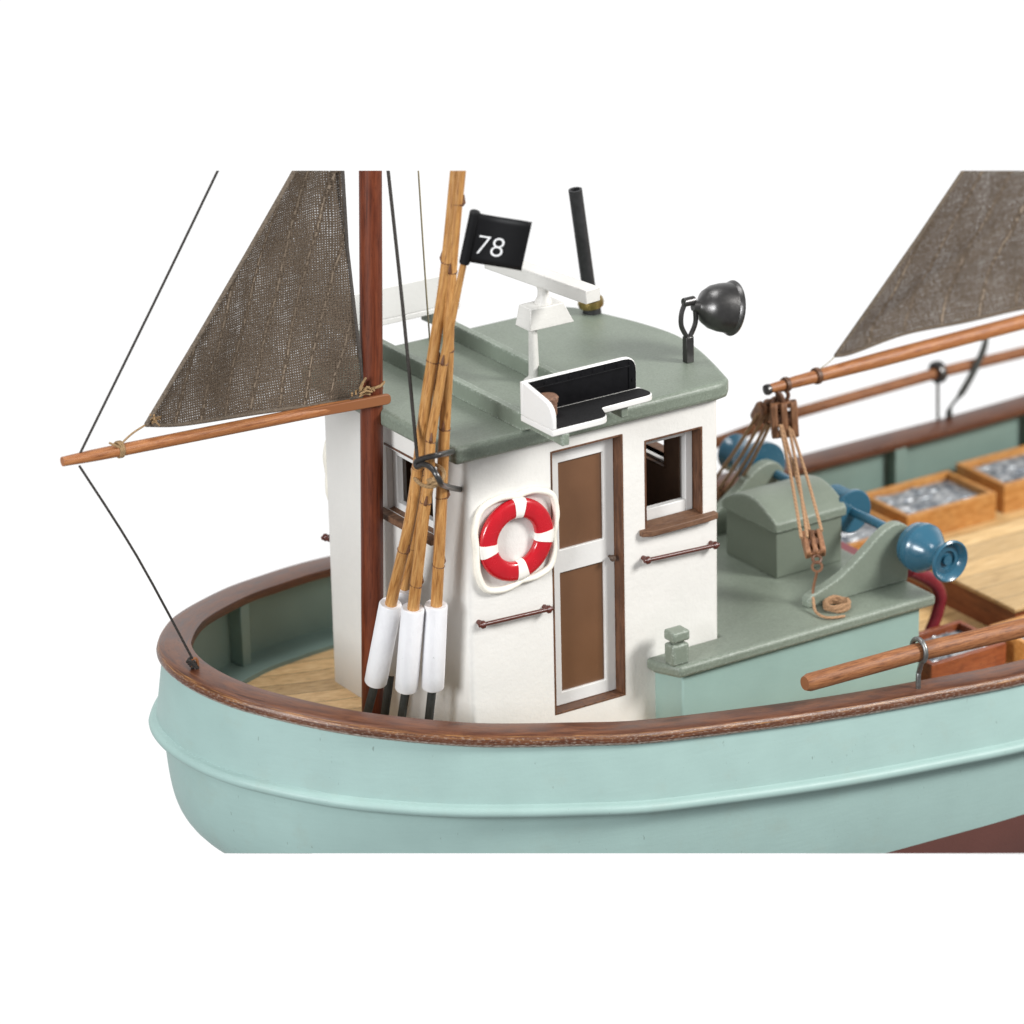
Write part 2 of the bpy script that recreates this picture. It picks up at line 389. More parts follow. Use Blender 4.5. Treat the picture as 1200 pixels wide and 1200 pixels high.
def spline(pts, n=8, closed=False):
    pts = [Vector(p) for p in pts]; N = len(pts); out = []
    for i in range(N if closed else N-1):
        g = (lambda k: pts[k % N]) if closed else (lambda k: pts[max(0, min(N-1, k))])
        a, b, c, d = g(i-1), g(i), g(i+1), g(i+2)
        for k in range(n):
            t = k/n; out.append(.5*((2*b)+(c-a)*t+(2*a-5*b+4*c-d)*t*t+(3*b-a-3*c+d)*t**3))
    if not closed: out.append(pts[-1])
    return out
def boolean(o, cutters, inner=None):
    for c in cutters:
        md = o.modifiers.new('cut', 'BOOLEAN'); md.operation = 'DIFFERENCE'; md.solver = 'EXACT'; md.object = c
    dg = bpy.context.evaluated_depsgraph_get(); dg.update()
    me = bpy.data.meshes.new_from_object(o.evaluated_get(dg))
    o.modifiers.clear(); old = o.data; o.data = me; me.name = old.name
    for c in cutters: bpy.data.objects.remove(c)
    return o
TOP = (CAM, (CU*1.0).cross(CR).normalized())
def line_plane(py):
    a = ray(0, py); b = ray(1200, py); n = b.cross(a).normalized()
    return (CAM, n if n.dot(CU) > 0 else -n)
CUT_TOP = [line_plane(200)]                       # the model's rig is only built up to here
CUT_BOT = [(line_plane(1000)[0], -line_plane(1000)[1])]   # and its hull down to here

# ------------------------------------------------------------------ the hull
YC = 1.6; XS = -2.96
_s = [0, .485, .585, .82, .96, 1.25, 1.51, 1.62, 1.80, 2.03, 2.40, 2.63, 2.85, 3.06, 3.6, 3.98, 4.4, 4.75, 4.95]
_b = [0, 1.0, 1.17, 1.61, 1.885, 2.38, 2.80, 2.94, 3.16, 3.40, 3.625, 3.745, 3.825, 3.885, 3.90, 3.88, 3.3, 1.9, .05]
_zx = [-3.4, -2.9, -2, -1.2, -.4, .4, 1.2, 2, 2.8, 3.6, 4.4, 5.2, 6.4, 9, 11, 13, 16, 21.6]
_zz = [1.40, 1.315, 1.154, 1.027, .918, .825, .72, .64, .56, .488, .423, .366, .286, .195, .195, .24, .42, 1.1]
def pch(x, X, Y):
    X = np.array(X, float); Y = np.array(Y, float); h = np.diff(X); d = np.diff(Y)/h
    mm = np.zeros(len(X)); mm[0] = d[0]; mm[-1] = d[-1]
    for i in range(1, len(X)-1):
        if d[i-1]*d[i] > 0: mm[i] = 2*d[i-1]*d[i]/(d[i-1]+d[i]) if abs(d[i-1]-d[i]) > 1e-9 else d[i]
    i = int(np.clip(np.searchsorted(X, x)-1, 0, len(X)-2)); t = (x-X[i])/h[i]
    return float((2*t**3-3*t*t+1)*Y[i]+(t**3-2*t*t+t)*h[i]*mm[i]+(-2*t**3+3*t*t)*Y[i+1]+(t**3-t*t)*h[i]*mm[i+1])
zr = lambda x: pch(x, _zx, _zz)                   # top of the cap rail (sheer line)
zd = lambda x: zr(x)-1.0-.0*x                     # deck
svals = [4.95*k/110 for k in range(110, -1, -1)]
plan = [(XS+s*s, -pch(s, _s, _b)) for s in svals] + [(XS+s*s, pch(s, _s, _b)) for s in svals[-2::-1]]
PL = [Vector((x, YC+y, 0)) for x, y in plan]
def normals(pl):
    out = []
    for i in range(len(pl)):
        a = pl[max(0, i-1)]; b = pl[min(len(pl)-1, i+1)]; t = (b-a).normalized()
        out.append(Vector((-t.y, t.x, 0)) if True else None)
    return out
NN = normals(PL)
if (PL[110]+NN[110]).x > PL[110].x: NN = [-n for n in NN]      # outward
ARC = [0]
for i in range(1, len(PL)): ARC.append(ARC[-1]+(PL[i]-PL[i-1]).length)
def smooth_off(off):
    return [PL[i]+NN[i]*off for i in range(len(PL))]
def sweep(prof, closed=True, zf=zr):
    """prof: list of (outward offset, dz below rail, v)"""
    mb = MB(); rows = []; uvs = []
    for i in range(len(PL)):
        r = []; u = []
        for o, dz, v_ in prof:
            p = PL[i]+NN[i]*o; r.append(Vector((p.x, p.y, zf(PL[i].x)+dz))); u.append((ARC[i], v_))
        rows.append(r); uvs.append(u)
    n = len(prof); vs = [p for r in rows for p in r]; fs = []; uv = []
    for i in range(len(rows)-1):
        for k in range(n if closed else n-1):
            kk = (k+1) % n; fs.append((i*n+k, (i+1)*n+k, (i+1)*n+kk, i*n+kk))
            v1 = uvs[i][kk][1] if kk else prof[-1][2]+.1
            uv.append([uvs[i][k], uvs[i+1][k], (ARC[i+1], v1), (ARC[i], v1)])
    if closed:
        fs += [list(range(n)), [(len(rows)-1)*n+k for k in range(n)]]; uv += [[(0, 0)]*n]*2
    return mb.add(vs, fs, uv)

boat = thing('fishing_boat', (2.5, YC, -1.2), 'wooden model fishing boat with pale teal hull, brown rail and white wheelhouse', 'boat')

ZW = -1.66
rubd = lambda x: .92+.09*max(0, min(1, (-.6-x)/2.4))
def inset(x, d):
    k = .036*(1-min(1, max(0, (x+2.96)/4.6)))+.012
    return .075*min(1, max(0, d)/.12)+.075*d+k*max(0, d)**5.5
def hull_rows(kind):
    rows = []
    for i in range(len(PL)):
        x = PL[i].x; z0 = zr(x); zru = z0-rubd(x); col = []
        def at(o, z): p = PL[i]+NN[i]*o; col.append(Vector((p.x, p.y, z)))
        if kind == 'top':
            at(-.14, z0-.11)
            for t in (0, .12, .3, .5, .7, .9, 1): at(-.06+.125*t, z0-.115-(rubd(x)-.115)*t)
            for k in range(1, 25):
                z = zru+(ZW-zru)*k/24; at(.065-inset(x, zru-z), z)
        else:
            for k in range(0, 9):
                z = ZW-1.6*k/8; at(.065-inset(x, zru-ZW)-.18*(ZW-z)-.12*(ZW-z)**2, z)
        rows.append(col)
    return rows
# hull and its painted bottom
def limit(rows):
    # keep inset rings from crossing the centreline at the stern
    return rows
hull = MB().grid(limit(hull_rows('top'))).build('hull', M['hull'], boat, cut=CUT_BOT, solid='open')
bot = MB().grid([r for r in hull_rows('bottom') if r[0].x > 2.0 and r[0].y < YC]).build('red_bottom', M['red_bottom'], hull, cut=CUT_BOT, solid='open')
tag(bot, 'red brown painted bottom below the waterline')
# rub rail: a half-round moulding round the hull
prof = [(.0, -.82, .0)]
for k in range(9):
    t = -math.pi/2+math.pi*k/8; prof.append((.02+.085*math.cos(t), -.92-.082*math.sin(-t)*-1*-1, k*.1))
prof = [(0.05, -.99, 0)]+[(.065+.085*math.cos(t), -.92+.072*math.sin(t), .1*k) for k, t in enumerate([-1.5, -1.1, -.7, -.3, .1, .5, .9, 1.3, 1.55])]+[(0.045, -.83, 1)]
sweep([(o_, dz_+.92, v_) for o_, dz_, v_ in prof], zf=lambda x: zr(x)-rubd(x)).build('rub_rail', M['hull'], hull, smooth=60)
# cap rail
prof = [(-.40, -.125, -.5), (-.415, -.06, -.35), (-.40, -.02, -.3), (-.30, .0, -.2), (-.10, .004, -.15), (-.03, -.008, -.1), (.0, -.03, -.04), (.012, -.08, .02), (.008, -.125, .07), (-.02, -.155, .12)]
sweep(prof).build('cap_rail', M['rail'], boat, smooth=50)
# bulwark inner planking
prof = [(-.20, -.11, 0), (-.22, -1.02, 1), (-.16, -1.02, 1.2), (-.14, -.11, 1.4)]
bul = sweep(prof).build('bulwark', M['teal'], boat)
# waterway (covering board) and deck
prof = [(-.21, -.90, 0), (-.30, -.93, .2), (-.62, -.955, .6), (-.64, -1.05, .7), (-.21, -1.05, 1)]
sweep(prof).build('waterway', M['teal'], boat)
mb = MB(); rows = []
for i in range(111):
    x = PL[i].x; j = len(PL)-1-i; b = abs(PL[i].y-YC)-.55
    if b < .1: continue
    p = PL[i]-NN[i]*.55; q = PL[j]-NN[j]*.55
    rows.append([Vector((p.x, p.y+(q.y-p.y)*k/10, zd(x)-.0)) for k in range(11)])
mb.grid(rows).build('deck', M['deck'], boat)
# stanchions along the bulwark (one pair per station)
def rail_index(x, far):
    js = range(111, len(PL)) if far else range(0, 110)
    return min(js, key=lambda i: abs(PL[i].x-x))
for x in (-1.05, 1.6, 4.3, 7.2, 10.3, 12.75):
    for far in (True, False):
        i = rail_index(x, far); n = NN[i]; t = Vector((-n.y, n.x, 0)); z0 = zr(x); p = PL[i]
        c = p-n*.26; mm = Matrix((t, n, Vector((0, 0, 1)))).transposed().to_4x4(); mm.translation = Vector((c.x, c.y, 0))
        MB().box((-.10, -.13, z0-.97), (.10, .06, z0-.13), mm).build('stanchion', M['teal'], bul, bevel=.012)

# ------------------------------------------------------------------ wheelhouse
L, W, H = 3.55, 3.22, 3.82
T = .26
shell = MB().box((0, 0, -.6), (L, W, H)).build('wheelhouse', [M['white'], M['inside']], boat)
bm = bmesh.new(); bm.from_mesh(shell.data)
ed = [e for e in bm.edges if abs((e.verts[0].co-e.verts[1].co).z) > 2]
bmesh.ops.bevel(bm, geom=ed, offset=.075, segments=4, affect='EDGES', profile=.5)
bm.to_mesh(shell.data); bm.free()
DX0, DX1, DZ0, DZ1 = 1.155, 2.165, .285, 3.615
WX0, WX1, WZ0, WZ1 = 2.475, 3.305, 2.335, 3.46
AY0, AY1, AZ0, AZ1 = .72, 1.78, 2.60, 3.43
FY0, FY1, FZ0, FZ1 = .74, 1.70, 2.70, 3.44
def cutter(lo, hi): return MB().box(lo, hi).build('cutter', M['inside'])
cs = [cutter((T, T, -.5), (L-T, W-T, H-.12)), cutter((DX0, -.2, DZ0), (DX1, T+.2, DZ1)), cutter((WX0, -.2, WZ0), (WX1, T+.2, WZ1)),
      cutter((WX0, W-T-.2, WZ0), (WX1, W+.2, WZ1)),
      cutter((-.2, AY0, AZ0), (T+.2, AY1, AZ1)), cutter((L-T-.2, FY0, FZ0), (L+.2, FY1, FZ1)), cutter((L-T-.2, FY1+.16, FZ0), (L+.2, FY1+1.1, FZ1))]
boolean(shell, cs)
base = ORG[shell.name]
if len(shell.data.materials) < 2: shell.data.materials.clear(); shell.data.materials.append(M['white']); shell.data.materials.append(M['inside'])
for p in shell.data.polygons:
    c = p.center+base
    p.material_index = 1 if (T-.01 < c.x < L-T+.01 and T-.01 < c.y < W-T+.01) else 0
    p.use_smooth = True
shell.data.set_sharp_from_angle(angle=R(35))

def lining(mb, a0, a1, z0, z1, y0, y1, t, xf=lambda u, d, z: (u, d, z), tb=None):
    """four boards lining an opening: u-range a, z-range, depth y"""
    tb = t if tb is None else tb
    def bx(u0, u1, zz0, zz1):
        A = xf(u0, y0, zz0); B = xf(u1, y1, zz1)
        lo = tuple(min(p, q) for p, q in zip(A, B)); hi = tuple(max(p, q) for p, q in zip(A, B)); mb.box(lo, hi)
    bx(a0-.002, a0+t, z0, z1); bx(a1-t, a1+.002, z0, z1); bx(a0+t, a1-t, z1-t, z1+.002); bx(a0+t, a1-t, z0-.002, z0+tb)
    return mb
# door
door = MB().box((DX0+.024, .16, DZ0+.024), (DX1-.024, .25, DZ1-.024)).build('door', M['bright'], boat)
PX0 = P(654.5, 600, 'y', .17).x; PX1 = P(706.5, 580, 'y', .17).x
lows = [(P(657.9, 811, 'y', .17).z, P(655.5, 671.5, 'y', .17).z), (P(654.6, 645, 'y', .17).z, P(652.9, 542.5, 'y', .17).z)]
boolean(door, [cutter((PX0, .1, a0), (PX1, .205, b0)) for a0, b0 in lows])
for p in door.data.polygons: p.use_smooth = True
door.data.set_sharp_from_angle(angle=R(30))
md = door.modifiers.new('bevel', 'BEVEL'); md.width = .008; md.segments = 2; md.limit_method = 'ANGLE'
for a0, b0 in lows:
    MB().box((PX0+.001, .196, a0+.001), (PX1-.001, .205, b0-.001)).build('door_panel', M['panel'], door)
lining(MB(), DX0, DX1, DZ0, DZ1, -.006, .26, .022).build('door_frame', M['frame'], door, bevel=.004)
MB().lathe([(0, -.13), (.026, -.125), (.04, -.105), (.04, -.085), (.022, -.065), (.016, -.04), (.016, 0)], (DX1-.105, .17, 2.05), (0, 1, 0), 16).build('door_knob', plain('brown_knob', (.11, .075, .055), .5, .4), door)
# starboard window
def side_window(sgn):
    yf = (lambda d: d) if sgn > 0 else (lambda d: W-d)
    xf = lambda u, d, z: (u, yf(d), z)
    win = MB()
    lining(win, WX0+.03, WX1-.03, WZ0+.03, WZ1-.03, .16, .25, .10, xf, .15)
    win = win.build('window', M['bright'], boat, bevel=.01)
    lining(MB(), WX0, WX1, WZ0, WZ1, -.006, .27, .022, xf).build('window_frame', M['frame'], win, bevel=.004)
    y0, y1 = yf(-.12), yf(.15)
    sill = MB()
    d0 = -.125
    pts = [(WX0-.09, yf(d0*.5), WZ0+.0), (WX0+.02, yf(d0), WZ0), (WX1-.02, yf(d0), WZ0), (WX1+.16, yf(d0*.8), WZ0), (WX1+.17, yf(-.003), WZ0), (WX1-.023, yf(-.003), WZ0), (WX1-.023, yf(.14), WZ0+.03), (WX0+.023, yf(.14), WZ0+.03), (WX0+.023, yf(-.003), WZ0), (WX0-.09, yf(-.003), WZ0)]
    sill.prism([(p[0], p[1], p[2]-.055) for p in pts], (0, 0, .075)).build('window_sill', M['sill'], win, bevel=.01)
    return win
tag(side_window(1), 'white framed side window right of the door')
side_window(-1)
# aft windows: one wide opening with two white sashes, brown frame and sill
for k, (y0, y1) in enumerate(((AY0, AY1),)):
    xf = lambda u, d, z: (d, u, z)
    win = lining(MB(), y0+.03, y1-.03, AZ0+.03, AZ1-.03, .08, .17, .09, xf)
    win = win.build('window', M['bright'], boat, bevel=.01)
    tag(win, 'aft window behind the mast')
    lining(MB(), y0, y1, AZ0, AZ1, -.002, .27, .022, xf).build('window_frame', M['bright'], win, bevel=.004)
    MB().box((-.012, y0-.01, AZ1-.004), (.03, y1+.01, AZ1+.02)).build('head_trim', M['frame'], win)
    MB().prism([(-.12, y0-.10, AZ0-.06), (-.12, y1+.10, AZ0-.06), (-.003, y1+.10, AZ0-.06), (-.003, y1-.024, AZ0-.06), (.14, y1-.024, AZ0-.03), (.14, y0+.024, AZ0-.03), (-.003, y0+.024, AZ0-.06), (-.003, y0-.10, AZ0-.06)], (0, 0, .08)).build('window_sill', M['sill'], win, bevel=.01)
# fore windows
for (y0, y1) in ((FY0, FY1), (FY1+.16, FY1+1.1)):
    xf = lambda u, d, z: (L-d, u, z)
    win = lining(MB(), y0+.02, y1-.02, FZ0+.02, FZ1-.02, .13, .2, .03, xf).build('window', M['bright'], boat, bevel=.008)
    lining(MB(), y0, y1, FZ0, FZ1, -.006, .27, .02, xf).build('window_frame', M['sill'], win)
    MB().box((L-.1, y0-.1, FZ0-.05), (L+.16, y1+.1, FZ0+.02)).build('window_sill', M['sill'], win, bevel=.01)
# handrails
def handrail(x0, x1, z0, z1, y):
    h = MB(); a = Vector((x0, y, z0)); b = Vector((x1, y, z1)); d = (b-a).normalized()
    h.tube([a-d*.05, b+d*.05], .026, 12)
    for p in (a, b):
        h.lathe([(.0, -.035), (.03, -.032), (.048, -.014), (.048, .014), (.03, .032), (0, .035)], p, d, 16)
        h.tube([p, Vector((p.x, 0 if y < 1 else W, p.z))], .03, 10)
    return h.build('handrail', M['railing'], boat)
p0 = P(566, 732, 'y', -.1); p1 = P(643, 714, 'y', -.1)
tag(handrail(p0.x, p1.x, p0.z, p1.z, -.1), 'dark brown handrail left of the door')
p2 = P(759, 656.5, 'y', -.1); p3 = P(838, 639, 'y', -.1)
tag(handrail(p2.x, p3.x, p2.z, p3.z, -.1), 'dark brown handrail below the side window')
handrail(p0.x-.08, p1.x, p0.z, p1.z, W+.1); handrail(p2.x, p3.x, p2.z, p3.z, W+.1)

# roof: flat sheet with a bowed fore edge
pts = [(-.22, -.13), (3.45, -.13), (3.60, -.10), (3.69, .0)]
bow = spline([(3.69, .0, 0), (3.86, .50, 0), (4.02, 1.06, 0), (4.10, 1.62, 0), (4.02, 2.2, 0), (3.86, 2.76, 0), (3.69, W, 0)], 6)
pts += [(p.x, p.y) for p in bow[1:]] + [(3.60, W+.10), (3.45, W+.13), (-.22, W+.13)]
roof = MB().prism([(x, y, 3.78) for x, y in pts], (0, 0, .22)).build('roof', M['green'], boat, bevel=.06, bseg=4)
# cross beams carrying the light boards
for x in (.76, 1.82):
    e_ = .93 if x < 1 else .56
    MB().prism([(x-.05, -e_, 4.06), (x-.05, -.26, 4.07), (x-.05, -.10, 3.995), (x-.05, W+.10, 3.995), (x-.05, W+.26, 4.07), (x-.05, W+e_, 4.06), (x-.05, W+e_, 4.205), (x-.05, -e_, 4.205)], (.10, 0, 0)).build('cross_beam', M['greensm'], roof, bevel=.012)
# light boards
def rounded(pts, r, n=5):
    out = []
    for i, p in enumerate(pts):
        p = Vector(p); rr = r[i]
        if rr <= 0: out.append(p); continue
        a = (Vector(pts[i-1])-p).normalized(); b = (Vector(pts[(i+1) % len(pts)])-p).normalized()
        A = p+a*rr; B = p+b*rr
        for k in range(n+1):
            t = k/n; out.append((1-t)**2*A+2*t*(1-t)*p+t*t*B)
    return out
def light_board(yi, s, name_lbl):
    """yi: inboard face y; s: outboard direction"""
    zb = 4.206; x0, x1 = .575, 2.14; h = .40; dep = .66
    Y = lambda d: yi+s*d
    floor = rounded([(x0, Y(0), zb), (x1+.05, Y(0), zb), (x1+.08, Y(dep*.52), zb), (x0+.86, Y(dep*.55), zb), (x0+.77, Y(dep), zb), (x0, Y(dep), zb)], [0, .05, .14, .05, .12, 0])
    lb = MB().prism(floor, (0, 0, .075))
    back = rounded([(x0, Y(0), zb+.076), (x1, Y(0), zb+.076), (x1, Y(0), zb+h+.08), (x0, Y(0), zb+h+.08)], [0, 0, .17, 0])
    lb.prism([p+Vector((0, 0, 0)) for p in back], (0, s*.06, 0))
    side = rounded([(x0, Y(.061), zb+.076), (x0, Y(dep), zb+.076), (x0, Y(dep), zb+h-.04), (x0, Y(.061), zb+h+.08)], [0, 0, .17, 0])
    lb.prism(side, (.06, 0, 0))
    lb = lb.build('light_board', M['bright'], roof, bevel=.012); tag(lb, name_lbl)
    fl2 = rounded([(x0+.062, Y(.08), 0), (x1+.03, Y(.08), 0), (x1+.06, Y(dep*.50), 0), (x0+.87, Y(dep*.535), 0), (x0+.76, Y(dep*.97), 0), (x0+.062, Y(dep*.97), 0)], [0, .05, .12, .05, .11, 0])
    MB().prism([(p.x, p.y, zb+.0755) for p in fl2], (0, 0, .008)).build('floor_lining', M['matblack'], lb)
    bl = rounded([(x0+.062, Y(.061), zb+.086), (x1-.012, Y(.061), zb+.086), (x1-.012, Y(.061), zb+h+.065), (x0+.062, Y(.061), zb+h+.065)], [0, 0, .16, 0])
    pb = MB().prism(bl, (0, s*.006, 0))
    fr = [(x0+.09, x1-.1, zb+h-.035, zb+h-.02), (x1-.115, x1-.1, zb+.1, zb+h-.035)]
    for a0, a1, b0, b1 in fr: pb.box((a0, min(Y(.067), Y(.08)), b0), (a1, max(Y(.067), Y(.08)), b1))
    for k in range(9):
        pb.lathe([(.022, 0), (.02, .012), (.0, .016)], (x0+.14+k*.166, Y(.067), zb+h+.02), (0, s, 0), 8)
    pb.lathe([(.022, 0), (.02, .012), (.0, .016)], (x1-.055, Y(.067), zb+.2), (0, s, 0), 8)
    pb.build('back_lining', M['black'], lb)
    MB().lathe([(.105, 0), (.11, .02), (.11, .13), (.09, .14), (.09, .155), (.122, .16), (.128, .21), (.11, .23), (0, .235)], (x0+.24, Y(.20), zb+.085), (0, 0, 1), 24).build('lamp', M['lamp'], lb)
light_board(-.28, -1, 'white light board with black lining and a brown lamp at the near roof edge')
light_board(W+.28, 1, 'far light board showing its plain white back')
# radar
rb = P(626, 447, 'z', 4.0); top = P(620, 389, 'y', rb.y)
radar = MB().lathe([(.125, 0), (.125, .02), (.075, .06), (.058, .09)], (rb.x, rb.y, 4.0), (0, 0, 1), 24).tube([(rb.x, rb.y, 4.05), (rb.x-.005, rb.y, top.z+.02)], [.066, .052], 18).build('radar', M['fittings'], boat)
gz = top.z+.06; gx = rb.x-.05
MB().add([(gx-.10, rb.y-.16, gz), (gx+.53, rb.y-.16, gz), (gx+.53, rb.y+.16, gz), (gx-.10, rb.y+.16, gz), (gx-.06, rb.y-.13, gz+.26), (gx+.40, rb.y-.13, gz+.26), (gx+.40, rb.y+.13, gz+.26), (gx-.06, rb.y+.13, gz+.26)],
         [(0, 3, 2, 1), (4, 5, 6, 7), (0, 1, 5, 4), (1, 2, 6, 5), (2, 3, 7, 6), (3, 0, 4, 7)]).build('gearbox', M['fittings'], radar, bevel=.012)
nk = Vector((gx+.20, rb.y, gz+.26))
MB().lathe([(.105, 0), (.10, .03), (.07, .08), (.065, .16), (.085, .22)], nk, (0, 0, 1), 20).build('neck', M['fittings'], radar)
d = Vector((.12, -1, 0)).normalized(); n2 = Vector((1, .12, 0)).normalized()
mm = Matrix((d, n2, Vector((0, 0, 1)))).transposed().to_4x4(); mm.translation = nk+Vector((0, 0, .22))
MB().box((-.95, -.11, 0), (.90, .11, .17), mm).build('scanner_bar', M['fittings'], radar, bevel=.012)
# search light
sb = P(807, 424, 'z', 4.0); sl = boat
z1 = P(806, 366, 'y', sb.y).z
yk = MB().box((sb.x-.06, sb.y-.045, 4.0), (sb.x+.05, sb.y+.045, z1-.30))
hub = P(808, 353, 'y', sb.y)
for sg in (-1, 1):
    yk.tube(spline([(sb.x+sg*.015, sb.y, z1-.32), (sb.x+sg*.10, sb.y, z1-.16), (sb.x+sg*.10, sb.y, z1+.0), (hub.x+sg*.06, sb.y, hub.z+.0)], 5), .03, 10)
yk.tube([(hub.x-.09, sb.y, hub.z), (hub.x+.07, sb.y, hub.z)], .055, 14)
yk = yk.build('searchlight', M['iron'], boat, bevel=.01)
ax = Vector((.95, -.16, -.20)).normalized()
o = Vector((hub.x+.085, sb.y-.01, hub.z-.075))
MB().lathe([(0, -.04), (.06, -.04), (.075, .03), (.11, .06), (.20, .11), (.26, .20), (.29, .31), (.305, .44), (.325, .46), (.335, .48), (.325, .50), (.30, .50), (.28, .46), (.24, .40), (.0, .34)], o, ax, 36).build('lamp_bowl', M['iron'], yk)
# exhaust pipe behind the roof
e0 = P(706, 372, 'y', 2.9); e1 = P(692, 352, 'y', 2.9); e2 = P(674, 222, 'y', 2.9)
dv = (e2-e1).normalized()
eb = e1-dv*1.2
ex = MB().lathe([(.0, 0), (.085, .0), (.085, (e2-e1).length), (.06, (e2-e1).length), (.06, (e2-e1).length-.3), (0, (e2-e1).length-.3)], e1, dv, 24).build('exhaust_pipe', M['pipe'], boat)
MB().lathe([(.115, -3.1), (.115, 0), (.09, .01)], e1, dv, 24).build('pipe_socket', M['pipe'], ex)
MB().lathe([(.116, -.075), (.155, -.07), (.165, -.03), (.155, .02), (.116, .03)], e1, dv, 24).build('pipe_collar', M['brass'], ex)

# ------------------------------------------------------------------ engine casing, bollard, hatch box
zt = .70
cas = MB().box((2.56, -.40, -.9), (6.36, -.02+W*.0, zt-.15))
cas = MB().prism([(2.60, .1, -.9), (2.60, -.22, -.9), (2.72, -.40, -.9), (6.30, -.40, -.9), (6.30, W+.40, -.9), (3.56, W+.40, -.9), (3.56, .1, -.9)], (0, 0, zt-.15+.9)).build('engine_casing', M['casing'], boat, bevel=.015)
MB().prism([(2.46, -.003, zt-.15), (2.46, -.18, zt-.15), (2.62, -.50, zt-.15), (6.48, -.50, zt-.15), (6.48, W+.5, zt-.15), (3.553, W+.5, zt-.15), (3.553, -.003, zt-.15)], (0, 0, .15)).build('casing_top', M['green'], cas, bevel=.045, bseg=3)
bp = P(793, 779, 'z', zt); bx, by = 2.68, -.345
MB().box((bx-.125, by-.095, zt), (bx+.115, by+.095, zt+.26)).add(*(lambda q: ([Vector(p) for p in q], [(0, 3, 2, 1), (4, 5, 6, 7), (0, 1, 5, 4), (1, 2, 6, 5), (2, 3, 7, 6), (3, 0, 4, 7)]))([(bx-.08, by-.06, zt+.255), (bx+.07, by-.06, zt+.255), (bx+.07, by+.06, zt+.255), (bx-.08, by+.06, zt+.255), (bx-.08, by-.06, zt+.31), (bx+.07, by-.06, zt+.31), (bx+.07, by+.06, zt+.31), (bx-.08, by+.06, zt+.31)])) \
    .box((bx-.125, by-.105, zt+.30), (bx+.12, by+.105, zt+.43)).build('bollard', M['greensm'], boat, bevel=.03, bseg=3)
# arched hatch box on the casing
B0 = Vector((5.18, 1.06, zt)); bxl, byl = 1.02, 1.06; he = .62
hb = MB().box((B0.x, B0.y, zt), (B0.x+bxl, B0.y+byl, zt+he)).build('hatch_box', paint('dark_grey_green_paint', (.165, .195, .155), .45, .06, bump=.2), boat, bevel=.015)
ov = .045; arc = []
for k in range(13):
    t = k/12; arc.append((B0.x-ov, B0.y-ov+(byl+2*ov)*t, zt+he+.12+.22*math.sin(math.pi*t)**.9))
lid = arc+[(B0.x-ov, B0.y+byl+ov, zt+he+.001), (B0.x-ov, B0.y-ov, zt+he+.001)]
MB().prism(lid, (bxl+2*ov, 0, 0)).build('lid', M['greensm'], hb, bevel=.02)

# ------------------------------------------------------------------ winch
ax_x, ax_z = 6.40, 1.31
def fin(y0, y1, par):
    pts = spline([(4.93, 0, zt+.001), (4.95, 0, zt+.13), (5.15, 0, zt+.20), (5.45, 0, zt+.31), (5.75, 0, zt+.50), (6.05, 0, zt+.72), (6.27, 0, zt+.80), (6.45, 0, zt+.74), (6.53, 0, zt+.55), (6.47, 0, zt+.001)], 5)
    return MB().prism([(p.x, y0, max(p.z, zt+.001)) for p in pts], (0, y1-y0, 0)).build('bracket', M['greensm'], par, bevel=.025, bseg=3)
cap = MB().lathe([(.0, .05), (.06, .05), (.07, .09), (.11, .09), (.12, .06), (.18, .065), (.215, .01), (.25, -.015), (.270, .0), (.270, .025), (.225, .07), (.175, .14), (.155, .20), (.165, .26), (.20, .33), (.245, .40), (.28, .46), (.30, .51), (.315, .525), (.315, .60), (.30, .62), (.29, .70), (.0, .70)], (ax_x+.10, -.74, ax_z-.10), (0, 1, 0), 40)
winch = MB().tube([(ax_x, -.2, ax_z), (ax_x, W-.1, ax_z)], .062, 16).build('winch', M['blue'], boat)
cap.build('capstan_drum', M['blue'], winch)
MB().lathe([(.0, .0), (.25, .0), (.255, .02), (.22, .09), (.19, .22), (.23, .38), (.30, .50), (.33, .6), (.33, .70), (0, .71)], (ax_x, 3.66, ax_z+.02), (0, -1, 0), 36).build('capstan_drum', M['blue'], winch)
fin(.06, .20, winch); fin(2.70, 2.86, winch)
for ya, yb in ((1.08, 1.52),):
    s = 1 if yb > ya else -1
    prof = [(0, 0), (.27, 0), (.285, .015), (.285, .06), (.27, .08)]
    for k in range(7): prof += [(.22, .10+k*.05), (.235, .115+k*.05), (.235, .13+k*.05), (.22, .145+k*.05)]
    prof += [(.0, .46)]
    MB().lathe(prof, (ax_x, ya, ax_z), (0, s, 0), 36).build('cable_drum', M['blue'], winch)
# red bed beyond the casing
MB().prism([(6.50, .9, .54), (6.86, .9, .54), (6.90, .9, .15), (6.95, .9, -.70), (6.50, .9, -.70)], (0, 1.9, 0)).build('winch_bed', M['crimson'], winch, bevel=.02)
MB().tube(spline([P(1066, 668, 'y', .86), P(1090, 680, 'y', .84), P(1101, 697, 'y', .82), P(1098, 720, 'y', .80), P(1086, 750, 'y', .78)], 5), [.10]*6+[.09]*6+[.08]*9, 14).build('bed_leg', M['crimson'], winch)

# ------------------------------------------------------------------ fore hatch
hx0, hx1, hy0, hy1, hz = 8.49, 15.0, .40, 2.80, -.30
fh = MB().box((hx0+.04, hy0+.04, -1.0), (hx1, hy1-.04, hz-.06)).build('hatch_coaming', M['coaming'], boat, bevel=.015)
MB().box((hx0, hy0, hz-.06), (hx1, hy1, hz)).build('hatch_cover', M['hatch'], fh, bevel=.012)
# raised planked working deck forward of the casing
MB().box((6.9, -1.4, zd(8.5)-.12), (15, 4.7, zd(8.5)+.05)).build('working_deck', M['hatch'], boat)

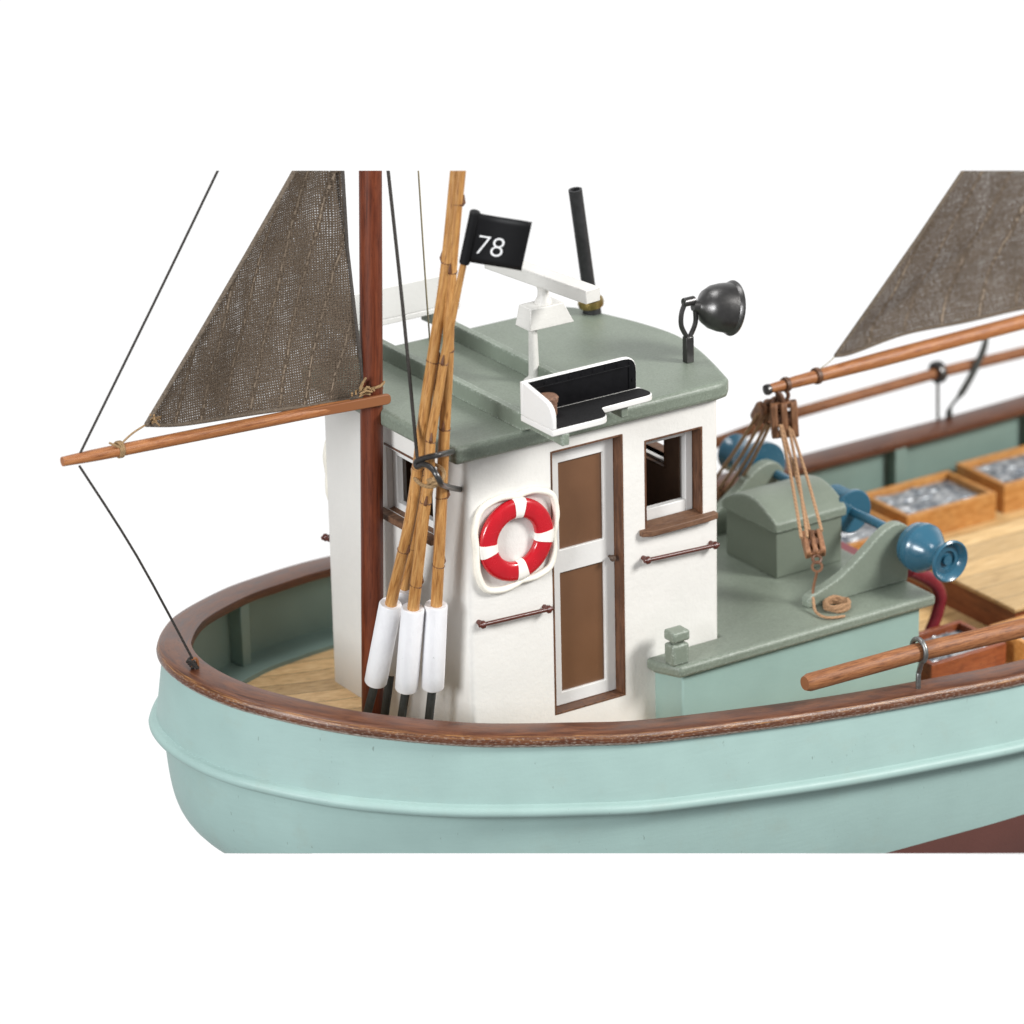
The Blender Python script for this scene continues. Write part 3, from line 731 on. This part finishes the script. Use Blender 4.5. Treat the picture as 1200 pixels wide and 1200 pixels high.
# eye stanchions on the rails, with the spars resting in them
def eye(basep, centre, r=.135, wire=.03):
    """wire hook: upright stem with a ring on top facing along the spar"""
    pts = [basep, Vector((basep.x, basep.y, centre.z-r-.10))]
    a0 = -2.2
    for k in range(15):
        t = a0+k*(5.1/14); pts.append(Vector((centre.x+.05, centre.y+r*math.sin(t+math.pi/2+.65), centre.z-r*math.cos(t+math.pi/2+.65))))
    return pts
NS_Y = -2.06
nb = P(1076, 807, 'y', NS_Y); ncn = P(1076, 763, 'y', NS_Y)
pts = [nb, nb+Vector((0, 0, .16)), nb+Vector((.01, 0, .22))]
for k in range(13):
    t = math.radians(-60+k*22); pts.append(Vector((ncn.x+.02*k/12, ncn.y-.14*math.cos(t)*1.0, ncn.z+.145*math.sin(t))))
MB().tube(spline(pts, 4), .032, 12).build('eye_stanchion', M['steel'], boat)
fcn = P(1099, 436, 'y', 5.45); fbn = P(1099, 492, 'y', 5.45)
mb = MB().tube([fbn, fcn-Vector((0, 0, .15))], .022, 8)
mb.lathe([(.11, -.06), (.155, -.05), (.165, 0), (.155, .05), (.11, .06)], fcn, (.97, 0, .03), 20, closed=True).build('eye_stanchion', M['iron'], boat)

# ------------------------------------------------------------------ mast
m0 = P(437, 852, 'y', YC); m1 = P(434, 190, 'y', YC)
m0 = m0+(m0-m1).normalized()*.35
mast = MB().tube([m0+(m1-m0)*k/12 for k in range(13)], .133, 24).build('mast', M['mast'], boat, cut=CUT_TOP)
MB().tube(spline([P(436, 458, 'y', YC)+Vector((.142*math.cos(t*.63), .142*math.sin(t*.63), .012*t)) for t in range(10)], 3), .018, 8).build('mast_lashing', M['tanrope'], mast)
# hook bracket on the wheelhouse corner that holds the marker poles
hk = spline([P(532, 529, 'x', .05), P(527, 530, 'x', -.45), P(514, 533, 'x', -.80), P(497, 537, 'x', -.86), P(488, 541, 'x', -.88), P(489, 547, 'x', -.88), P(497, 544, 'x', -.87), P(506, 549, 'x', -.86), P(513, 559, 'x', -.84), P(518, 568, 'x', -.74), P(527, 571, 'x', -.35), P(541, 574, 'x', .05)], 6)
MB().tube(hk, .034, 12).build('pole_hook', M['iron'], boat)
st = P(232, 783, 'y', YC)
MB().tube(spline([st-Vector((0, 0, .1)), st+Vector((0, 0, .06)), st+Vector((-.02, 0, .13)), st+Vector((-.08, 0, .12)), st+Vector((-.08, 0, .05)), st+Vector((-.03, 0, .03))], 4), .017, 8).build('eye_bolt', M['spar'], boat)

# ================================================================== things that are hung, laid or rigged on the boat
# mizzen boom
b0 = P(73, 541, 'y', YC); b1 = P(410, 474, 'y', YC-.10)
bm_ = thing('boom', b0, 'slim orange brown boom reaching left from the mast under the small sail', 'boom')
MB().tube([b0+(b1-b0)*k/10 for k in range(11)], [.055, .068]+[.072]*8+[.06], 16).build('pole', M['boom'], bm_)
j0 = P(330, 489.5, 'y', YC-.07); j1 = P(456, 466, 'y', YC-.165)
dj = (j1-j0); up = Vector((0, 0, 1))
pts = rounded([j0-up*.055, j1-up*.065, j1+up*.065, j0+up*.055], [0, .06, .06, 0])
MB().prism(pts, (0, -.05, 0)).build('jaw', M['spar'], bm_, bevel=.012)
rg = P(138, 527, 'y', YC); db = (b1-b0).normalized()
mb = MB()
for k in range(3): mb.tube(spline([rg+db*(.02*k)+(db.orthogonal().normalized()*math.cos(t)+db.cross(db.orthogonal().normalized())*math.sin(t))*.086 for t in [2*math.pi*q/10 for q in range(10)]], 2, True), .016, 6, closed=True)
mb.tube(spline([rg+Vector((-.02, -.08, .06)), P(128, 519, 'y', YC-.05)], 3), .014, 6)
mb.build('lashing', M['tanrope'], bm_)
c0 = P(172, 497, 'y', YC)
tag(MB().tube(spline([rg+Vector((.02, -.05, .08)), P(155, 508, 'y', YC), c0], 4), .012, 8).build('outhaul_cord', M['tanrope']), 'short tan cord tying the small sail corner to the boom', 'cord')

def sail(name, rows_px, bulge, mat, label, cut=CUT_TOP):
    """rows from foot to head; each row: list of (px,py)"""
    rows = []; uvs = []; n = len(rows_px)
    cols = 28; nr = 30
    def row(t):
        f = t*(n-1); i = min(n-2, int(f)); g = f-i
        A = spline([(p[0], p[1], 0) for p in rows_px[i]], 8); B = spline([(p[0], p[1], 0) for p in rows_px[i+1]], 8)
        out = []
        for k in range(cols+1):
            s = k/cols; ia = s*(len(A)-1); ib = s*(len(B)-1)
            a = A[int(ia)].lerp(A[min(len(A)-1, int(ia)+1)], ia-int(ia)); b = B[int(ib)].lerp(B[min(len(B)-1, int(ib)+1)], ib-int(ib))
            out.append(a.lerp(b, g))
        return out
    for r in range(nr+1):
        t = r/nr; rr = []; uu = []
        for k, q in enumerate(row(t)):
            s = k/cols
            y = YC+bulge*math.sin(math.pi*s)*(1-t*.5)*math.sin(math.pi*min(1, .15+t*.85)*.8)+.022*math.sin(s*17+t*5)+.02*math.sin(s*7-t*9)+.012*math.sin(s*31+t*13)
            if name == 'main_sail':      # a fold running up from the clew
                fd = ((q.x-985)*.62+(q.y-410)*.785)/9.0; y += .16*math.exp(-fd*fd)*min(1, max(0, (q.x-985)/60))*max(0, 1-(q.x-985)/260)
            p = P(q.x, q.y, 'y', y); rr.append(p); uu.append((p.x, p.z))
        rows.append(rr); uvs.append(uu)
    n2 = cols+1; vs = [p for r in rows for p in r]; fs = []; uv = []
    for i in range(nr):
        for k in range(cols):
            fs.append((i*n2+k, i*n2+k+1, (i+1)*n2+k+1, (i+1)*n2+k)); uv.append([uvs[i][k], uvs[i][k+1], uvs[i+1][k+1], uvs[i+1][k]])
    t_ = thing(name, rows[0][0], label, 'sail')
    MB().add(vs, fs, uv).build('cloth', mat, t_, cut=cut, solid='open', smooth=80)
    return t_, rows
rows_px = [[(171, 498), (215, 497), (300, 484), (380, 473), (428, 464)], [(232, 396), (282, 392), (340, 388), (418, 385)], [(291, 295), (350, 292), (407, 290)], [(352, 188), (380, 188), (401, 188)]]
sl, rr = sail('mizzen_sail', rows_px, .22, M['sail'], 'small brown grey woven sail set between the mast and the left boom')
hem = [r[0] for r in rr]
MB().tube(spline(hem, 2), .026, 8).build('leech_hem', M['sailhem'] if 'sailhem' in M else M.setdefault('sailhem', plain('rough_sail_hem', (.125, .098, .073), .95, 0, 45, .5, .8)), sl, cut=CUT_TOP)
MB().tube(spline(rr[0], 2), .024, 8).build('foot_hem', M['sailhem'], sl)
MB().tube(spline([r[-1] for r in rr], 2), .02, 8).build('luff_hem', plain('dark_sail_edge', (.06, .052, .046), .9, 0, 45, .4, .6), sl, cut=CUT_TOP)
mb = MB()
for k in range(14):
    q = c0+Vector((random.gauss(.06, .03), random.gauss(0, .03), random.gauss(.03, .03))); q2 = q+Vector((random.gauss(.03, .04), random.gauss(0, .02), random.gauss(.02, .04)))
    mb.tube([q, (q+q2)/2+Vector((0, 0, .02)), q2], .010, 6)
mb.build('clew_stitching', M['tanrope'], sl)
mb = MB(); tk = P(424, 461, 'y', YC-.12)
for k in range(14):
    q = tk+Vector((random.gauss(-.02, .05), random.gauss(-.02, .03), random.gauss(.03, .03))); q2 = q+Vector((random.gauss(.05, .05), random.gauss(-.02, .02), random.gauss(.0, .04)))
    mb.tube([q, (q+q2)/2+Vector((0, 0, .025)), q2], .013, 6)
mb.build('tack_knot', M['tanrope'], sl)

rows_px = [[(979, 417), (1000, 413), (1060, 391), (1130, 377), (1200, 361), (1290, 345)], [(1022, 356), (1080, 345), (1150, 330), (1290, 310)], [(1075, 280), (1130, 275), (1190, 265), (1290, 250)], [(1137, 188), (1180, 188), (1230, 188), (1290, 188)]]
ms, rr = sail('main_sail', rows_px, .35, M['mainsail'], 'large blurred brown grey sail at the right above the thick boom')
MB().tube(spline([r[0] for r in rr], 2), .024, 8).build('leech_hem', M['sailhem'], ms, cut=CUT_TOP)
MB().tube(spline(rr[0], 2), .022, 8).build('foot_hem', M['sailhem'], ms)
# main boom
mb0 = P(898, 456.5, 'y', YC); mb1 = P(1290, 353, 'y', YC)
mbm = thing('boom', mb0, 'thick orange brown boom at the right under the large sail', 'boom')
MB().tube([mb0+(mb1-mb0)*k/12 for k in range(13)], [.055, .075, .085, .092]+[.098]*9, 18).build('pole', M['boom'], mbm)
db2 = (mb1-mb0).normalized()
for px, py, rr_, mt in ((899.5, 456.5, .066, 'iron'), (921, 450.5, .092, 'frame'), (957, 440.5, .104, 'frame')):
    q = P(px, py, 'y', YC); MB().lathe([(rr_-.02, -.035), (rr_, -.03), (rr_+.006, 0), (rr_, .03), (rr_-.02, .035)], q, db2, 20).build('boom_band', M[mt], mbm)
tag(MB().tube(spline([P(960, 433, 'y', YC), P(972, 424, 'y', YC), P(980, 416, 'y', YC)], 3), .008, 6).build('outhaul_cord', M['greyline']), 'thin cord tying the large sail corner to the thick boom', 'cord')
# spars lying along the rails
f0 = P(700, 566, 'y', 5.45); f1 = P(935, 483.5, 'y', 5.45); f2 = P(1099, 437, 'y', 5.45); f3 = P(1300, 388, 'y', 5.45)
tag(MB().tube([f0, P(775, 542, 'y', 5.45), f1, f2, f3], .078, 16).build('spar', M['spar'], org=f0), 'long blurred brown spar held above the far rail', 'spar')
n0 = P(943, 801, 'y', NS_Y); n1 = P(1077, 764, 'y', NS_Y); n2 = P(1300, 712, 'y', NS_Y)
nsp = MB().tube([n0, n0+(n1-n0)*.04, n1, P(1200, 735.5, 'y', NS_Y), n2], [.085, .108, .112, .116, .118], 20).build('spar', M['spar'], org=n0)
tag(nsp, 'round brown spar with a blunt end resting in the wire ring above the near rail', 'spar')

# stays and thin lines
def line(name, pts, r, mat, label, cat='rope', cut=None, n=4):
    return tag(MB().tube(spline(pts, n), r, 8).build(name, mat, cut=cut), label, cat)
line('topping_lift', [P(261, 188, 'y', YC), P(180, 356, 'y', YC), P(93, 533, 'y', YC)], .015, M['blackrope'], 'black cord running from the left boom end up beside the small sail', cut=CUT_TOP)
o = line('sheet_rope', [P(93, 546, 'y', YC), P(160, 651, 'y', YC), st+Vector((-.05, 0, .10))], .015, M['blackrope'], 'black cord from the left boom end down to the stern rail')
mb = MB()
for k in range(4):
    q = st+Vector((-.10+.02*k, 0, .12-.03*k)); mb.tube(spline([q+Vector((.035*math.cos(t), .035*math.sin(t), .02*math.sin(2*t))) for t in [2*math.pi*i/8 for i in range(8)]], 2, True), .016, 6, closed=True)
mb.build('knot', M['blackrope'], o)
line('stay_rope', [P(453.5, 188, 'x', -.35), P(472, 360, 'x', -.55), P(489, 537, 'x', -.76)], .021, M['blackrope'], 'black cord from the mast down to the pole hook at the wheelhouse corner', cut=CUT_TOP)
line('halyard', [P(489.5, 188, 'y', 2.4), P(498, 320, 'y', 2.3), P(506, 430, 'z', 4.01)], .011, M['greyline'], 'very thin tan line behind the bamboo poles', 'line', cut=CUT_TOP)
sr = thing('lashed_rope', P(1155, 399, 'y', YC), 'blurred grey rope slanting between the thick boom and the far rail', 'rope')
MB().tube(spline([P(1157, 390, 'y', 5.3), P(1152, 411, 'y', 5.3), P(1140, 437, 'y', 5.33), P(1127, 460, 'y', 5.36), P(1114, 477, 'y', 5.4), P(1112, 490, 'y', 5.43)], 4), [.018, .025, .04, .045]+[.048]*9+[.03, .022, .022, .022, .04, .05, .045, .04][:21], 8).build('strand', plain('grey_blurred_rope', (.06, .064, .06), .8), sr)

# ------------------------------------------------------------------ marker poles with floats
def marker(pxs, xs, rad, lab, flo, name='marker_pole', cut=None, foot=None, tipr=None):
    """pxs: pixel course from foot to tip, xs: plane x of each; flo=(start,end) fractions by course index"""
    pts = [P(px, py, 'x', x) for (px, py), x in zip(pxs, xs)]
    t = thing(name, pts[0], lab, 'marker pole', 'bamboo marker poles held at the wheelhouse corner')
    wt, fl_top = pts[1], pts[2]
    d = (fl_top-wt).normalized()
    MB().tube([pts[0], wt+d*.05], .052, 14).build('weight', M['blackiron'], t)
    MB().lathe([(.05, 0), (.120, .0), (.133, .02), (.135, .2), (.135, (fl_top-wt).length-.02), (.125, (fl_top-wt).length), (.05, (fl_top-wt).length-.012)], wt, d, 26).build('float', M['float'], t)
    course = spline([fl_top-d*.1]+pts[3:], 6); n = len(course)
    r1 = tipr or rad*.72
    rs = [rad+(r1-rad)*k/(n-1) for k in range(n)]
    mb = MB().tube(course, rs, 14); L_ = 0; nxt = .4+random.random()*.5
    for k in range(1, n):
        seg = course[k]-course[k-1]; L0 = L_; L_ += seg.length
        while nxt < L_:
            q = course[k-1]+seg*((nxt-L0)/seg.length); dd = seg.normalized(); rr_ = rs[k]
            mb.lathe([(rr_-.01, -.022), (rr_+.002, -.018), (rr_+.008, 0), (rr_+.002, .008), (rr_-.01, .012)], q+dd.orthogonal()*.004, (dd+Vector((random.gauss(0, .12), random.gauss(0, .12), 0))).normalized(), 14, mi=1)
            if random.random() < .9:    # trimmed twig scar
                e = dd.orthogonal().normalized(); a_ = random.uniform(0, 6.28); e = e*math.cos(a_)+dd.cross(e)*math.sin(a_)
                mb.tube([q+e*rr_*.8, q+e*(rr_+.010)+dd*.03, q+e*(rr_+.001)+dd*.12], [.026, .022, .008], 6, mi=1)
            nxt += random.uniform(.75, 1.35)
    mb.build('bamboo_pole', [M['bamboo'], M['node']], t, cut=cut)
    return t, course
A_, ca = marker([(420, 876), (440, 800), (458, 707), (462, 690), (479, 617), (489, 554), (498, 480), (510, 400), (522, 320), (534, 200), (535.2, 188)], [-.87, -.80, -.74, -.73, -.68, -.62, -.55, -.45, -.38, -.28, -.27], .072,
       'bamboo pole with a tilted white float, leftmost of the front three', 0, cut=CUT_TOP, tipr=.062)
B_, cb = marker([(464, 884), (476, 808), (484, 712), (486, 698), (497, 602), (503, 562), (505, 512), (514, 462), (522, 412), (531, 368), (542, 315), (557, 249)], [-.72, -.70, -.68, -.68, -.66, -.64, -.60, -.54, -.50, -.46, -.42, -.38], .074,
       'bamboo pole with the black flag at its tip, middle of the front three floats', 0, tipr=.034)
C_, cc = marker([(498, 884), (507, 806), (511, 708), (512, 698), (516, 617), (519, 544), (522, 481), (525, 425), (527, 350), (533, 270), (540, 200), (541, 188)], [-.42, -.42, -.42, -.42, -.42, -.40, -.38, -.36, -.34, -.30, -.24, -.23], .070,
       'bamboo pole with an upright white float, rightmost beside the white wall', 0, cut=CUT_TOP, tipr=.058)
D_, cd = marker([(447, 865), (458, 785), (474, 688), (476, 678), (484, 640), (497, 570), (508, 500), (517, 420)], [-.40, -.40, -.40, -.40, -.40, -.38, -.34, -.30], .062,
       'bamboo pole half hidden behind the others, its white float barely showing', 0)
# flag on the middle pole
tip = cb[-1]; lowp = None
hd = (cb[-1]-cb[-4]).normalized()
fA = P(556.8, 249.5, 'x', -.385); fD = P(544.6, 306, 'x', -.417)
fly = (CR*.985-CU*.17).normalized()
rows = []; nfl = 14
for i in range(9):
    t = i/8; e = fA.lerp(fD, t); rr = []
    for k in range(nfl+1):
        s = k/nfl
        off = CF*(.035*math.sin(s*5.2+.6*t)-.04)
        rr.append(e+fly*(.645*s-.015)+off)
    rows.append(rr)
flag = MB().grid(rows).build('flag', M['flag'], B_, solid=.012, smooth=80)
MB().tube([fA+Vector((0, 0, .01)), fD-hd*.02], .060, 16).build('flag_sleeve', M['flag'], flag)
cu = bpy.data.curves.new('number', 'FONT'); cu.body = '78'; cu.size = .40; cu.extrude = .004; cu.space_character = 1.02; cu.shear = .10; cu.offset = -.006
to = bpy.data.objects.new('number', cu); COL.objects.link(to)
bpy.context.view_layer.update()
me = bpy.data.meshes.new_from_object(to.evaluated_get(bpy.context.evaluated_depsgraph_get())); bpy.data.objects.remove(to)
no = bpy.data.objects.new('number', me); me.name = 'number'; COL.objects.link(no); me.materials.clear(); me.materials.append(M['digits'])
upf = (fly.cross(-CF)).normalized()*-1
if upf.dot(CU) < 0: upf = -upf
vs = [v.co.copy() for v in me.vertices]; mnx = min(v.x for v in vs); mxx = max(v.x for v in vs); mny = min(v.y for v in vs); mxy = max(v.y for v in vs)
ctr = P(575, 286.5, 'x', -.40)
ORG[no.name] = ORG[flag.name]
for v, c in zip(me.vertices, vs):
    u = (c.x-(mnx+mxx)/2)*.285/(mxx-mnx); q = (c.y-(mny+mxy)/2)*.20/(mxy-mny)
    s_ = (u+.285)/.645; t_ = .55-q/.6
    off = CF*(.035*math.sin(s_*5.2+.6*t_)-.04-.0085+(-.002 if c.z > 0 else 0))
    base_ = ctr+fly*u+upf*q
    # put the digit on the flag surface
    e = fA.lerp(fD, t_); depth = (e+fly*(.645*s_-.015)+off-CAM).dot(CF); dcur = (base_-CAM).dot(CF)
    v.co = base_+CF*(depth-dcur)-ORG[flag.name]
no.parent = flag
# twine round the poles
mb = MB(); ctr = P(502, 553, 'x', -.60); a1 = (P(521, 551, 'x', -.60)-P(484, 545, 'x', -.60))*.5; a2 = Vector((.12, .16, .0))
loop = [ctr+a1*math.cos(t)-a2*math.sin(t)*1.0+Vector((0, 0, -.10*abs(math.sin(t))*(1 if math.sin(t) > 0 else -.3))) for t in [2*math.pi*k/18 for k in range(18)]]
mb.tube(spline(loop, 3, True), .022, 8, closed=True)
kq = P(507, 565, 'x', -.80)
for k in range(5): mb.tube(spline([kq+Vector((.05*math.cos(t+k), .03*math.sin(t*2+k), .035*math.sin(t+.5*k))) for t in [2*math.pi*i/8 for i in range(8)]], 2, True), .018, 6, closed=True)
tag(mb.build('twine_loop', M['tanrope']), 'brown twine knotted round the bamboo poles at the hook', 'twine')

# ------------------------------------------------------------------ life rings
def life_ring(cx, y, cz, out, label):
    t = thing('life_ring', (cx, y, cz), label, 'life ring', 'life rings on the wheelhouse walls')
    Rr, th, dp_ = .388, .119, .105
    def pt(a, rr_, dy): return Vector((cx+rr_*math.cos(a), y+out*dy, cz+rr_*math.sin(a)))
    def section(a, grow=0):
        o = []
        for k in range(16):
            b = 2*math.pi*k/16; cxs = math.copysign(abs(math.cos(b))**.75, math.cos(b)); sns = math.copysign(abs(math.sin(b))**.75, math.sin(b))
            o.append(pt(a, Rr+(th+grow)*cxs, dp_*.5+(dp_*.62+grow)*sns))
        return o
    gaps = [math.radians(g) for g in (-5, 85, 185, 278)]
    hw = math.radians(9.5)
    n = len(gaps)
    for i in range(n):
        a0 = gaps[i]+hw*.9; a1 = gaps[(i+1) % n]-hw*.9
        if a1 < a0: a1 += 2*math.pi
        rows = [section(a0+(a1-a0)*k/22) for k in range(23)]
        mb = MB().grid(rows, loop=True); mb.add(rows[0], [list(range(16))]); mb.add(rows[-1], [list(range(16))[::-1]])
        mb.build('ring_segment', M['red'], t, smooth=50)
        rows = [section(gaps[i]-hw+2*hw*k/6, .006) for k in range(7)]
        mb = MB().grid(rows, loop=True); mb.add(rows[0], [list(range(16))]); mb.add(rows[-1], [list(range(16))[::-1]])
        mb.build('strap', M['ringwhite'], t, smooth=50)
    pts = []
    for i in range(n):
        a0 = gaps[i]; a1 = gaps[(i+1) % n]
        if a1 < a0: a1 += 2*math.pi
        for f, r_ in ((0, .53), (.10, .55), (.28, .605), (.5, .662), (.72, .605), (.90, .55)):
            pts.append(pt(a0+(a1-a0)*f, r_*(1.0+.02*math.sin(3*i+f*2)), .035))
    MB().tube(spline(pts, 5, True), .042, 12, closed=True).build('grab_line', M['cream'], t)
    return t
rc = P(605, 632.5, 'y', -.06)
life_ring(rc.x, 0.0, rc.z, -1, 'red and white life ring with cream grab line on the wall beside the door')
life_ring(.60, W, 2.62, 1, 'mostly hidden life ring on the far wall, only its cream line showing')

# ------------------------------------------------------------------ tackle: blocks, falls, coil
def block(c, up, wid, label, s=1.0):
    """wooden pulley block; c centre, up axis, wid axis across the sheaves"""
    up = Vector(up).normalized(); wid = Vector(wid); wid = (wid-up*wid.dot(up)).normalized(); dp = up.cross(wid)
    t = thing('pulley_block', c, label, 'pulley block', 'wooden pulley blocks of the boom tackles')
    mm = Matrix((wid, dp, up)).transposed().to_4x4(); mm.translation = c
    mb = MB()
    for x0, x1 in ((-.125, -.062), (-.030, .030), (.062, .125)):
        pts = rounded([(x0*s, -.085*s, -.17*s), (x0*s, .085*s, -.17*s), (x0*s, .085*s, .17*s), (x0*s, -.085*s, .17*s)], [.05*s]*4, 4)
        mb.prism([mm @ Vector(p) for p in pts], (mm.to_3x3() @ Vector(((x1-x0)*s, 0, 0))))
    for z in (-.14, .14): mb.box((-.12*s, -.045*s, (z-.03)*s), (.12*s, .045*s, (z+.03)*s), mm)
    mb.build('shell', M['block'], t, bevel=.014)
    sh = MB()
    for x0, x1 in ((-.06, -.032), (.032, .06)): sh.lathe([(0, x0*s), (.075*s, x0*s), (.075*s, x1*s), (0, x1*s)], c, wid, 16)
    sh.build('sheaves', M['frame'], t)
    lp = [c+up*(.17*s)+wid*(.05*s*math.cos(q))+up*(.055*s*(1+math.sin(q))) for q in [2*math.pi*k/12 for k in range(12)]]
    MB().tube(spline(lp, 2, True), .02*s, 8, closed=True).build('strop', M['frame'], t)
    return t
ub = P(919, 491, 'y', YC-.05); lb_ = P(953, 637, 'y', .16)
block(ub, (.0, .1, 1), CR, 'wooden pulley block hanging right under the thick boom end', 1.35)
block(lb_, (ub-lb_)*-1, CR, 'wooden pulley block low over the rope coil', 1.0)
ub2 = P(898, 482, 'y', YC+.25); lb2 = P(846, 578, 'y', 3.4)
block(ub2, (lb2-ub2)*-1, (1, 0, 0), 'blurred wooden pulley block tilted left behind the upright one under the boom end', 1.15)
block(lb2, (ub2-lb2)*-1, (1, 0, 0), 'blurred brown pulley block half hidden behind the wheelhouse edge', .9)
tf = thing('tackle_rope', ub, 'brown cords stretched between the boom end block and the block over the coil', 'rope', 'tackle ropes of the thick boom')
for (x0, y0), (x1, y1) in (((914, 498), (939, 630)), ((916, 498), (955, 650)), ((924, 498), (946, 630)), ((926, 498), (963, 622))):
    MB().tube(spline([P(x0, y0, 'y', YC-.13), P((x0+x1)/2+1.5, (y0+y1)/2, 'y', .82), P(x1, y1, 'y', .05)], 4), .021, 8).build('cord', M['brownrope'], tf)
tf2 = thing('tackle_rope', ub2, 'blurred brown cords running left down from the boom end behind the wheelhouse', 'rope', 'tackle ropes of the thick boom')
for (x0, y0), (x1, y1) in (((888, 485), (833, 568)), ((893, 492), (842, 574)), ((899, 496), (848, 580)), ((903, 497), (856, 582))):
    MB().tube(spline([P(x0, y0, 'y', YC+.2), P((x0+x1)/2+2, (y0+y1)/2, 'y', 2.5), P(x1, y1, 'y', 3.35)], 4), .022, 8).build('cord', M['brownrope'], tf2)
tag(MB().tube(spline([P(910, 458, 'y', YC), P(916, 466, 'y', YC-.03), P(918, 476, 'y', YC-.05)], 3), .035, 10).build('strop', M['frame'], None), 'dark brown strop between the thick boom end and its pulley block', 'strop')
# hook eye under the lower block and the coil
ey = P(957.5, 664, 'y', .12); mb = MB()
mb.lathe([(.045, -.02), (.075, -.02), (.075, .02), (.045, .02)], ey, -CF, 18, closed=True)
mb.tube(spline([ey-CU*.06, P(953, 690, 'y', .12), P(953, 706, 'z', zt+.06)], 4), .018, 8)
tag(mb.build('eye_hook', plain('copper_brown_eye', (.22, .11, .06), .5, .5)), 'brown ring eye joining the lower pulley block to the casing top', 'eye')
cc_ = P(983, 713, 'z', zt); mb = MB(); pts = []
for k in range(150):
    a_ = k*.42; q = (k % 40)/40; rr_ = .10+.06*math.sin(k*.21)**2+.02*random.random(); zz = zt+.02+.085*(k/150)
    pts.append(Vector((cc_.x+rr_*math.cos(a_)*1.05, cc_.y+rr_*math.sin(a_)*1.05, zz+.01*math.sin(k*1.7))))
mb.tube(spline(pts, 2), .017, 7)
mb.tube(spline([P(953, 700, 'y', .02), P(955, 715, 'z', zt+.05), P(963, 722, 'z', zt+.03), P(974, 724, 'z', zt+.03), P(990, 722, 'z', zt+.03)], 5), .018, 8)
tag(mb.build('rope_coil', M['brownrope']), 'small coil of brown rope lying on the green casing top', 'rope coil')

# ------------------------------------------------------------------ fish crates
def fish_bm(rng):
    mb = MB(); prof = [(0, 0), (.03, .03), (.055, .10), (.06, .2), (.045, .32), (.018, .40), (.03, .46), (0, .47)]
    a_ = rng.uniform(-.5, .5)+(math.pi if rng.random() < .5 else 0); mb.lathe(prof, (0, 0, 0), (math.cos(a_), math.sin(a_), rng.uniform(-.1, .1)), 10); return mb
def crate(x0, y0, x1, y1, z0, h, label, mat, rot=0):
    t = thing('fish_crate', ((x0+x1)/2, (y0+y1)/2, z0), label, 'crate', 'wooden fish crates on the fore deck')
    tw = .075
    cx, cy = (x0+x1)/2, (y0+y1)/2
    mm = Matrix.Translation((cx, cy, z0)) @ Matrix.Rotation(rot, 4, 'Z'); hx, hy = (x1-x0)/2, (y1-y0)/2
    for lo, hi in (((-hx, -hy, 0), (hx, -hy+tw, h)), ((-hx, hy-tw, 0), (hx, hy, h)), ((-hx, -hy+tw+.001, 0), (-hx+tw, hy-tw-.001, h)), ((hx-tw, -hy+tw+.001, 0), (hx, hy-tw-.001, h))):
        MB().box(lo, hi, mm).build('side_board', mat, t, bevel=.01)
    MB().box((-hx+.01, -hy+.01, .01), (hx-.01, hy-.01, .05), mm).build('bottom_board', mat, t)
    mb = MB().box((-hx+tw, -hy+tw, .06), (hx-tw, hy-tw, h-.10), mm); rng = random.Random(int(x0*100))
    for k in range(46):
        f = fish_bm(rng); px, py = rng.uniform(-hx+.28, hx-.28), rng.uniform(-hy+.16, hy-.16)
        cen = sum(f.v, Vector())/len(f.v)
        q = mm @ Vector((px, py, h-.125+rng.uniform(0, .02)))
        vs = []
        for v_ in f.v:
            w_ = v_-cen+q; l_ = mm.inverted() @ w_
            l_.x = max(-hx+tw+.01, min(hx-tw-.01, l_.x)); l_.y = max(-hy+tw+.01, min(hy-tw-.01, l_.y)); vs.append(mm @ l_)
        mb.add(vs, f.f)
    hp = mb.build('fish_heap', M['fish'], None, smooth=60)
    tag(hp, 'silver grey heap of fish filling the '+label.split(',')[0], 'fish', 'heaps of fish in the crates', 'stuff')
    return t
crate(9.45, 3.85, 11.0, 4.92, -.80, .45, 'orange crate beside the far bulwark, left one of the far pair with fish showing', M['crate'])
crate(11.22, 3.95, 12.9, 5.02, -.80, .47, 'orange crate at the right picture edge by the far bulwark', M['crate'])
crate(7.75, 3.55, 9.25, 4.6, -.80, .42, 'orange crate mostly hidden behind the blue winch drum', M['crate'])
crate(6.60, -.28, 7.80, .66, -.82, .46, 'red brown crate just behind the wire ring stanchion on the near rail', M['crate_dark'])
crate(7.98, -.62, 9.15, .30, -.82, .46, 'red brown crate beside the hatch, under the near spar at the picture edge', M['crate'])
